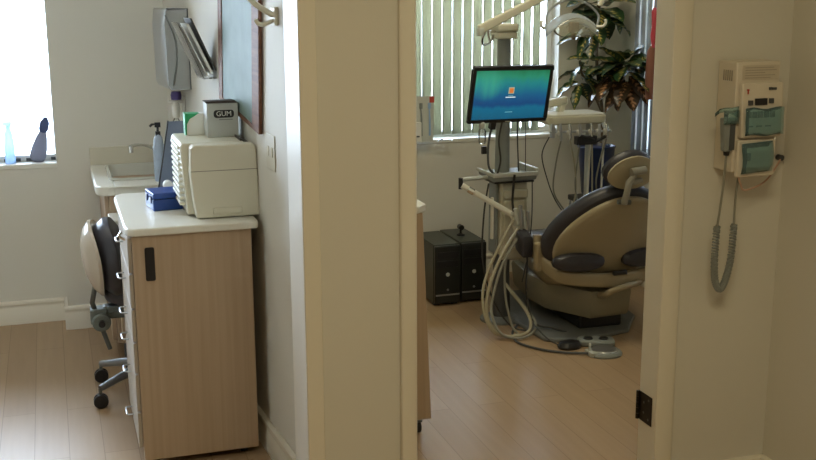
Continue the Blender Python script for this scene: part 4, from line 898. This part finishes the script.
def croton_leaf(mb, uvl, base, d, length, width, droop, roll_):
    d = Vector(d).normalized(); side = d.cross(Vector((0, 0, 1)))
    if side.length < 1e-3: side = Vector((1, 0, 0))
    side.normalize(); side = Matrix.Rotation(roll_, 3, d) @ side; nrm = side.cross(d)
    N = 9; rows = []
    p = Vector(base) + d*0.0; step = length/N; dd = d.copy()
    for i in range(N+1):
        t = i/N
        w_ = width*0.5*(sin(pi*min(1, t**0.8*1.0))**0.75 if 0 < t < 1 else 0.02) + 0.0015
        wav = 0.004*sin(i*2.1+base[0]*40)
        row = []
        for j, q in enumerate((-1, -0.5, 0, 0.5, 1)):
            row.append((p + side*(q*w_) + nrm*(0.22*w_*abs(q)*1.0 + wav*q), (q, t)))
        rows.append(row)
        dd = (dd + Vector((0, 0, -droop/N))).normalized(); p = p + dd*step
    R = [[mb.b.verts.new(v[0]) for v in r] for r in rows]
    for i in range(N):
        for j in range(4):
            f = mb.b.faces.new((R[i][j], R[i][j+1], R[i+1][j+1], R[i+1][j]))
            for lp, (ii, jj) in zip(f.loops, ((i, j), (i, j+1), (i+1, j+1), (i+1, j))): lp[uvl].uv = rows[ii][jj][1]
mb = MB(); uvl = mb.b.loops.layers.uv.new('UVMap')
rnd = random.Random(21)
def rosette(c, n, length, width, el=(-0.5, 0.8), az=(0, 360), droop=0.8, rad=0.012):
    global mb, uvl
    for k in range(n):
        a = radians(az[0] + (az[1]-az[0])*(k+rnd.uniform(-0.3, 0.3))/n); e = rnd.uniform(*el)
        d = (cos(a)*cos(e), sin(a)*cos(e), sin(e)); L_ = length*rnd.uniform(0.8, 1.12)
        b = Vector(c) + Vector(d)*rad + Vector((0, 0, rnd.uniform(-0.03, 0.03)))
        croton_leaf(mb, uvl, b, d, L_, width*rnd.uniform(0.85, 1.15), droop*rnd.uniform(0.6, 1.3), rnd.uniform(-0.5, 0.5))
rosette((2.80, 5.36, 1.50), 10, 0.23, 0.105, (-0.1, 0.7), droop=0.5)
rosette((2.80, 5.34, 1.44), 9, 0.22, 0.100, (-0.5, 0.2), droop=0.7)
rosette((2.76, 5.33, 1.37), 5, 0.18, 0.080, (-0.9, 0.0), az=(130, 300), droop=0.9)
rosette((2.85, 5.14, 1.20), 8, 0.21, 0.095, (0.0, 0.8), droop=0.4)
rosette((2.85, 5.14, 1.17), 9, 0.21, 0.095, (-0.45, 0.1), droop=0.6)
rosette((2.78, 5.26, 1.17), 7, 0.17, 0.085, (-0.5, 0.6), droop=0.7)
rosette((2.70, 5.34, 1.15), 7, 0.13, 0.055, (-0.7, 0.6), droop=0.9)
rosette((2.69, 5.33, 1.08), 8, 0.15, 0.062, (-1.0, 0.2), droop=1.0)
mo = MB(); uo = mo.b.loops.layers.uv.new('UVMap')
mb_, uvl_, mb, uvl = mb, uvl, mo, uo
rosette((2.80, 5.20, 1.13), 8, 0.19, 0.090, (-0.9, -0.1), droop=0.9)
rosette((2.86, 5.13, 1.12), 8, 0.18, 0.085, (-1.0, -0.3), droop=0.8)
mb, uvl = mb_, uvl_
for v_ in mo.b.verts: v_.co.x = min(v_.co.x, 2.925)
mo.build('old_leaves', leaf_mat('pinkish_old_leaf', True), T, smooth=True, angle=80)['label'] = 'pinkish orange older leaves'
# keep leaves out of the two walls of the corner
for v_ in mb.b.verts:
    v_.co.x = min(v_.co.x, 2.925); v_.co.y = min(v_.co.y, 5.54)
mb.build('foliage', LEAF, T, smooth=True, angle=80)

T = thing('red_ornament', 'red hanging ribbon ornament at the blind by the door edge', 'ornament', (2.90, 4.90, 1.20))
MB().tube(spline([(2.915, 4.975, 2.05), (2.915, 4.975, 1.5), (2.915, 4.975, 1.33)], 4), 0.003, 6).build('cord', RUST, T)
MB().lathe([(0.006, 0.20), (0.016, 0.18), (0.012, 0.10), (0.018, 0.06), (0.008, 0.0)], (2.915, 4.975, 1.28), 14).build('ribbon', REDC, T)
MB().lathe([(0.010, 0.27), (0.026, 0.24), (0.030, 0.12), (0.024, 0.0)], (2.915, 4.985, 1.02), 14).build('tassel', RUST, T)

# ------------------------------------------------------------------ dental chair (own coordinates: +y is where the sitter looks)
CH = thing('dental_chair', 'tan shelled dental chair with dark grey upholstery seen from behind', 'dental chair', (2.385, 4.56, 0), radians(0), local=True)
lean = radians(21.5)
# back outline in its own plane (u across, v up along the back)
half = [(0.0, -0.02), (0.17, -0.02), (0.275, 0.0), (0.312, 0.06), (0.318, 0.13), (0.300, 0.20), (0.260, 0.27), (0.205, 0.33), (0.145, 0.378), (0.078, 0.410), (0.0, 0.420)]
outline = half + [(-u, v) for u, v in half[-2:0:-1]]
def bk(u, v, w_, zc=0.345, yc=-0.14):    # w_ is depth behind the front surface
    bow = 0.75*u*u
    return Vector((u, yc - v*sin(lean) - w_*cos(lean) + bow, zc + v*cos(lean) - w_*sin(lean)))
def backshape(sc, w0, w1, soft, name, m_, cv=0.19):
    rings = []
    for g, ww in ((0.02, w0), (0.75, w0), (1-soft, w0), (1.0, w0+(w1-w0)*0.3), (1.0, w0+(w1-w0)*0.7), (1-soft, w1), (0.75, w1+ (w1-w0)*0.08), (0.02, w1+(w1-w0)*0.10)):
        rings.append([bk(u*sc*g, cv+(v-cv)*sc*g, ww) for u, v in outline])
    return MB().loft(rings).build(name, m_, CH, sub=1)
backshape(1.0, -0.03, 0.045, 0.06, 'back_cushion', VINYL)
backshape(0.91, 0.046, 0.085, 0.05, 'back_shell', SHELL, 0.13)
# headrest: dark pad, tan cover, articulated bracket
def head(sc, w0, w1, name, m_, vc=0.502):
    rings = []
    for g, ww in ((0.02, w0), (0.8, w0), (1.0, w0+(w1-w0)*0.3), (1.0, w0+(w1-w0)*0.7), (0.85, w1), (0.02, w1+0.004)):
        rings.append([bk(0.122*sc*g*cos(2*pi*k/24)*(1-0.12*sin(2*pi*k/24)), vc+0.088*sc*g*sin(2*pi*k/24), ww) for k in range(24)])
    return MB().loft(rings).build(name, m_, CH)
head(1.0, -0.02, 0.035, 'headrest_pad', VINYL); head(0.94, 0.036, 0.055, 'headrest_cover', mat('tan_head_cover', (0.36, 0.31, 0.20), 0.4))
br_ = MB(); br_.tube([bk(-0.045, 0.385, 0.105), bk(-0.045, 0.43, 0.108), bk(-0.035, 0.48, 0.088), bk(-0.01, 0.51, 0.078)], [0.016, 0.015, 0.015, 0.012], 10)
br_.tube([bk(-0.03, 0.525, 0.076), bk(0.04, 0.530, 0.074)], 0.017, 12); br_.tube([bk(-0.03, 0.475, 0.085), bk(0.03, 0.482, 0.080)], 0.013, 10)
br_.build('headrest_bracket', mat('worn_bracket_metal', (0.30, 0.29, 0.24), 0.35, metal=0.3), CH)
MB().tube([bk(-0.07, 0.388, 0.097), bk(-0.01, 0.382, 0.097)], 0.011, 10).build('bracket_socket', GUNM, CH)
# seat and legrest, in front of the back
mb = MB(); rings = []
for (y, hw, zt, th) in ((-0.18, 0.15, 0.36, 0.05), (-0.12, 0.23, 0.375, 0.08), (0.05, 0.25, 0.38, 0.09), (0.35, 0.22, 0.385, 0.08), (0.60, 0.18, 0.34, 0.07), (0.82, 0.15, 0.22, 0.06), (0.90, 0.11, 0.17, 0.03)):
    rings.append([(p[0], y, p[1]) for p in rrect(hw*2, th, th*0.45, 4, 0, zt-th/2)])
mb.loft(rings).build('seat_cushion', VINYL, CH)
mb = MB(); rings = []
for (y, hw, z0, z1) in ((-0.10, 0.20, 0.235, 0.285), (0.0, 0.24, 0.22, 0.29), (0.35, 0.20, 0.23, 0.30), (0.60, 0.16, 0.21, 0.265), (0.80, 0.13, 0.13, 0.16)):
    rings.append([(p[0], y, p[1]) for p in rrect(hw*2, z1-z0, 0.02, 4, 0, (z0+z1)/2)])
mb.loft(rings).build('seat_shell', SHELL, CH)
# rear cross yoke: tan U-shaped bar carrying the back and both arms
yk = spline([(-0.300, -0.04, 0.470), (-0.300, -0.06, 0.38), (-0.270, -0.14, 0.325), (-0.22, -0.21, 0.300), (0.0, -0.255, 0.285), (0.22, -0.21, 0.300), (0.270, -0.14, 0.325), (0.300, -0.06, 0.38), (0.300, -0.04, 0.470)], 6)
rings = []
for i, p in enumerate(yk):
    t = (yk[min(i+1, len(yk)-1)] - yk[max(i-1, 0)]).normalized(); a = Vector((t.y, -t.x, 0))
    if a.length < 1e-4: a = Vector((1, 0, 0))
    a.normalize(); c = t.cross(a)
    rings.append([p + a*q[0] + c*q[1] for q in rrect(0.036, 0.066, 0.014, 3)])
MB().loft(rings).build('rear_yoke', SHELL, CH)
# dark lumbar pads showing below the back
for s in (-1, 1):
    rings = []
    for (g, y) in ((0.1, -0.215), (0.85, -0.220), (1.0, -0.240), (1.0, -0.262), (0.85, -0.276), (0.1, -0.280)):
        rings.append([(s*(0.165)-0.020+0.120*g*cos(2*pi*k/22), y + 0.35*(s*0.165-0.020+0.120*g*cos(2*pi*k/22))**2, 0.378+0.043*g*(abs(sin(2*pi*k/22))**0.7)*(1 if sin(2*pi*k/22) > 0 else -1)) for k in range(22)])
    MB().loft(rings).build('lumbar_pad', VINYL, CH)
    arm = MB(); rings = []
    for (y, zc, hw, hh) in ((-0.062, 0.430, 0.026, 0.042), (-0.056, 0.434, 0.034, 0.054), (-0.02, 0.445, 0.036, 0.058), (0.02, 0.455, 0.034, 0.055), (0.04, 0.458, 0.024, 0.035)):
        rings.append([(s*0.350+q[0]*0.8, y+0.01, zc-0.018+q[1]*0.9) for q in rrect(hw*2, hh*2, min(hh, hw)*0.45, 4)])
    arm.loft(rings).build('armrest', VINYL, CH)
for s in (-1, 1): MB().box(s*0.313-0.018, s*0.313+0.018, -0.105, -0.065, 0.310, 0.445).build('arm_upright', SHELL, CH, bevel=0.010, seg=3)
# underside carrier and base
MB().box(-0.035, 0.035, -0.292, -0.276, 0.315, 0.335).build('tilt_slot', BLACK, CH, bevel=0.004)
rings = []
def hexring(z, k):
    return [(k*x_, 0.12+(y_-0.12)*k, z) for x_, y_ in ((-0.095, -0.200), (0.105, -0.185), (0.225, 0.03), (0.235, 0.20), (0.20, 0.45), (-0.20, 0.45), (-0.235, 0.20), (-0.225, 0.03))]
for z, k in ((0.240, 0.80), (0.222, 1.02), (0.205, 1.04), (0.105, 1.0), (0.090, 0.96)): rings.append(hexring(z, k))
MB().loft(rings[::-1]).build('lift_housing', SHELLB, CH)
MB().lathe([(0.085, 0.0), (0.10, 0.006), (0.10, 0.014), (0.085, 0.020)], (0, 0, 0), 28, Matrix.Translation((0.015, -0.115, 0.242)), 1.0, 0.8).build('swivel_disc', PLATE, CH)
MB().tube(spline([(-0.055, -0.20, 0.205), (-0.062, -0.275, 0.225), (-0.045, -0.300, 0.248), (0.02, -0.300, 0.262), (0.09, -0.275, 0.265), (0.13, -0.24, 0.262)], 5), 0.014, 10).build('release_handle', SHELL, CH)
MB().box(-0.11, 0.11, -0.12, 0.32, 0.018, 0.095).build('lift_column', BLACK, CH, bevel=0.01)
MB().prism([(-0.26, 0.60), (-0.34, 0.10), (-0.320, -0.18), (-0.205, -0.265), (0.11, -0.19), (0.25, 0.0), (0.28, 0.20), (0.26, 0.60)], 0.0, 0.020).build('floor_plate', PLATE, CH, bevel=0.006)

# foot controls
T = thing('foot_pedal', 'round metal foot control on the floor in front of chair', 'foot control', (2.24, 4.15, 0))
MB().lathe([(0.078, 0), (0.080, 0.008), (0.072, 0.018), (0.060, 0.020)], (2.245, 4.135, 0), 30, None, 1, 0.9).build('pedal_base', GREY, T)
MB().lathe([(0.060, 0.018), (0.056, 0.026), (0.036, 0.031), (0.0, 0.032)], (2.245, 4.135, 0), 28, None, 1, 0.9).build('pedal_disc', STEEL, T)
MB().box(2.165, 2.20, 4.10, 4.17, 0.002, 0.022).tube([(2.175, 4.14, 0.02), (2.178, 4.145, 0.055)], 0.006, 8).build('toe_guard', LGREY, T, bevel=0.003)
hose([(2.17, 4.135, 0.012), (2.08, 4.19, 0.008), (2.00, 4.26, 0.008), (1.94, 4.38, 0.008), (1.97, 4.52, 0.008), (2.04, 4.62, 0.012)], 0.0055, DGREY, name='hose')
T = thing('foot_switch', 'grey twin button foot switch beside the round pedal', 'foot control', (2.28, 4.28, 0))
Mf = Matrix.Translation((2.268, 4.262, 0)) @ Matrix.Rotation(radians(-22), 4, 'Z')
MB().prism([(-0.075, -0.035), (0.055, -0.050), (0.085, -0.03), (0.080, 0.045), (-0.06, 0.050), (-0.085, 0.02)], 0.0, 0.030, 'z', Mf).build('switch_housing', GREY, T, bevel=0.010, seg=3)
for x in (-0.035, 0.035): MB().lathe([(0.0, 0.038), (0.018, 0.037), (0.024, 0.029)], (0, 0, 0), 20, Mf @ Matrix.Translation((x, 0, 0))).build('button', BLACK, T)
T = thing('foot_lever', 'black rounded foot lever on the floor by the chair base', 'foot control', (2.15, 4.25, 0))
MB().lathe([(0.045, 0), (0.050, 0.012), (0.040, 0.030), (0.015, 0.038), (0.0, 0.039)], (2.137, 4.262, 0), 24, None, 1.15, 0.8).build('lever_body', BLACK, T)
hose([(2.10, 4.27, 0.01), (2.06, 4.32, 0.03), (2.04, 4.40, 0.06), (2.07, 4.52, 0.05), (2.10, 4.60, 0.03)], 0.0035, CABLE, name='cable')
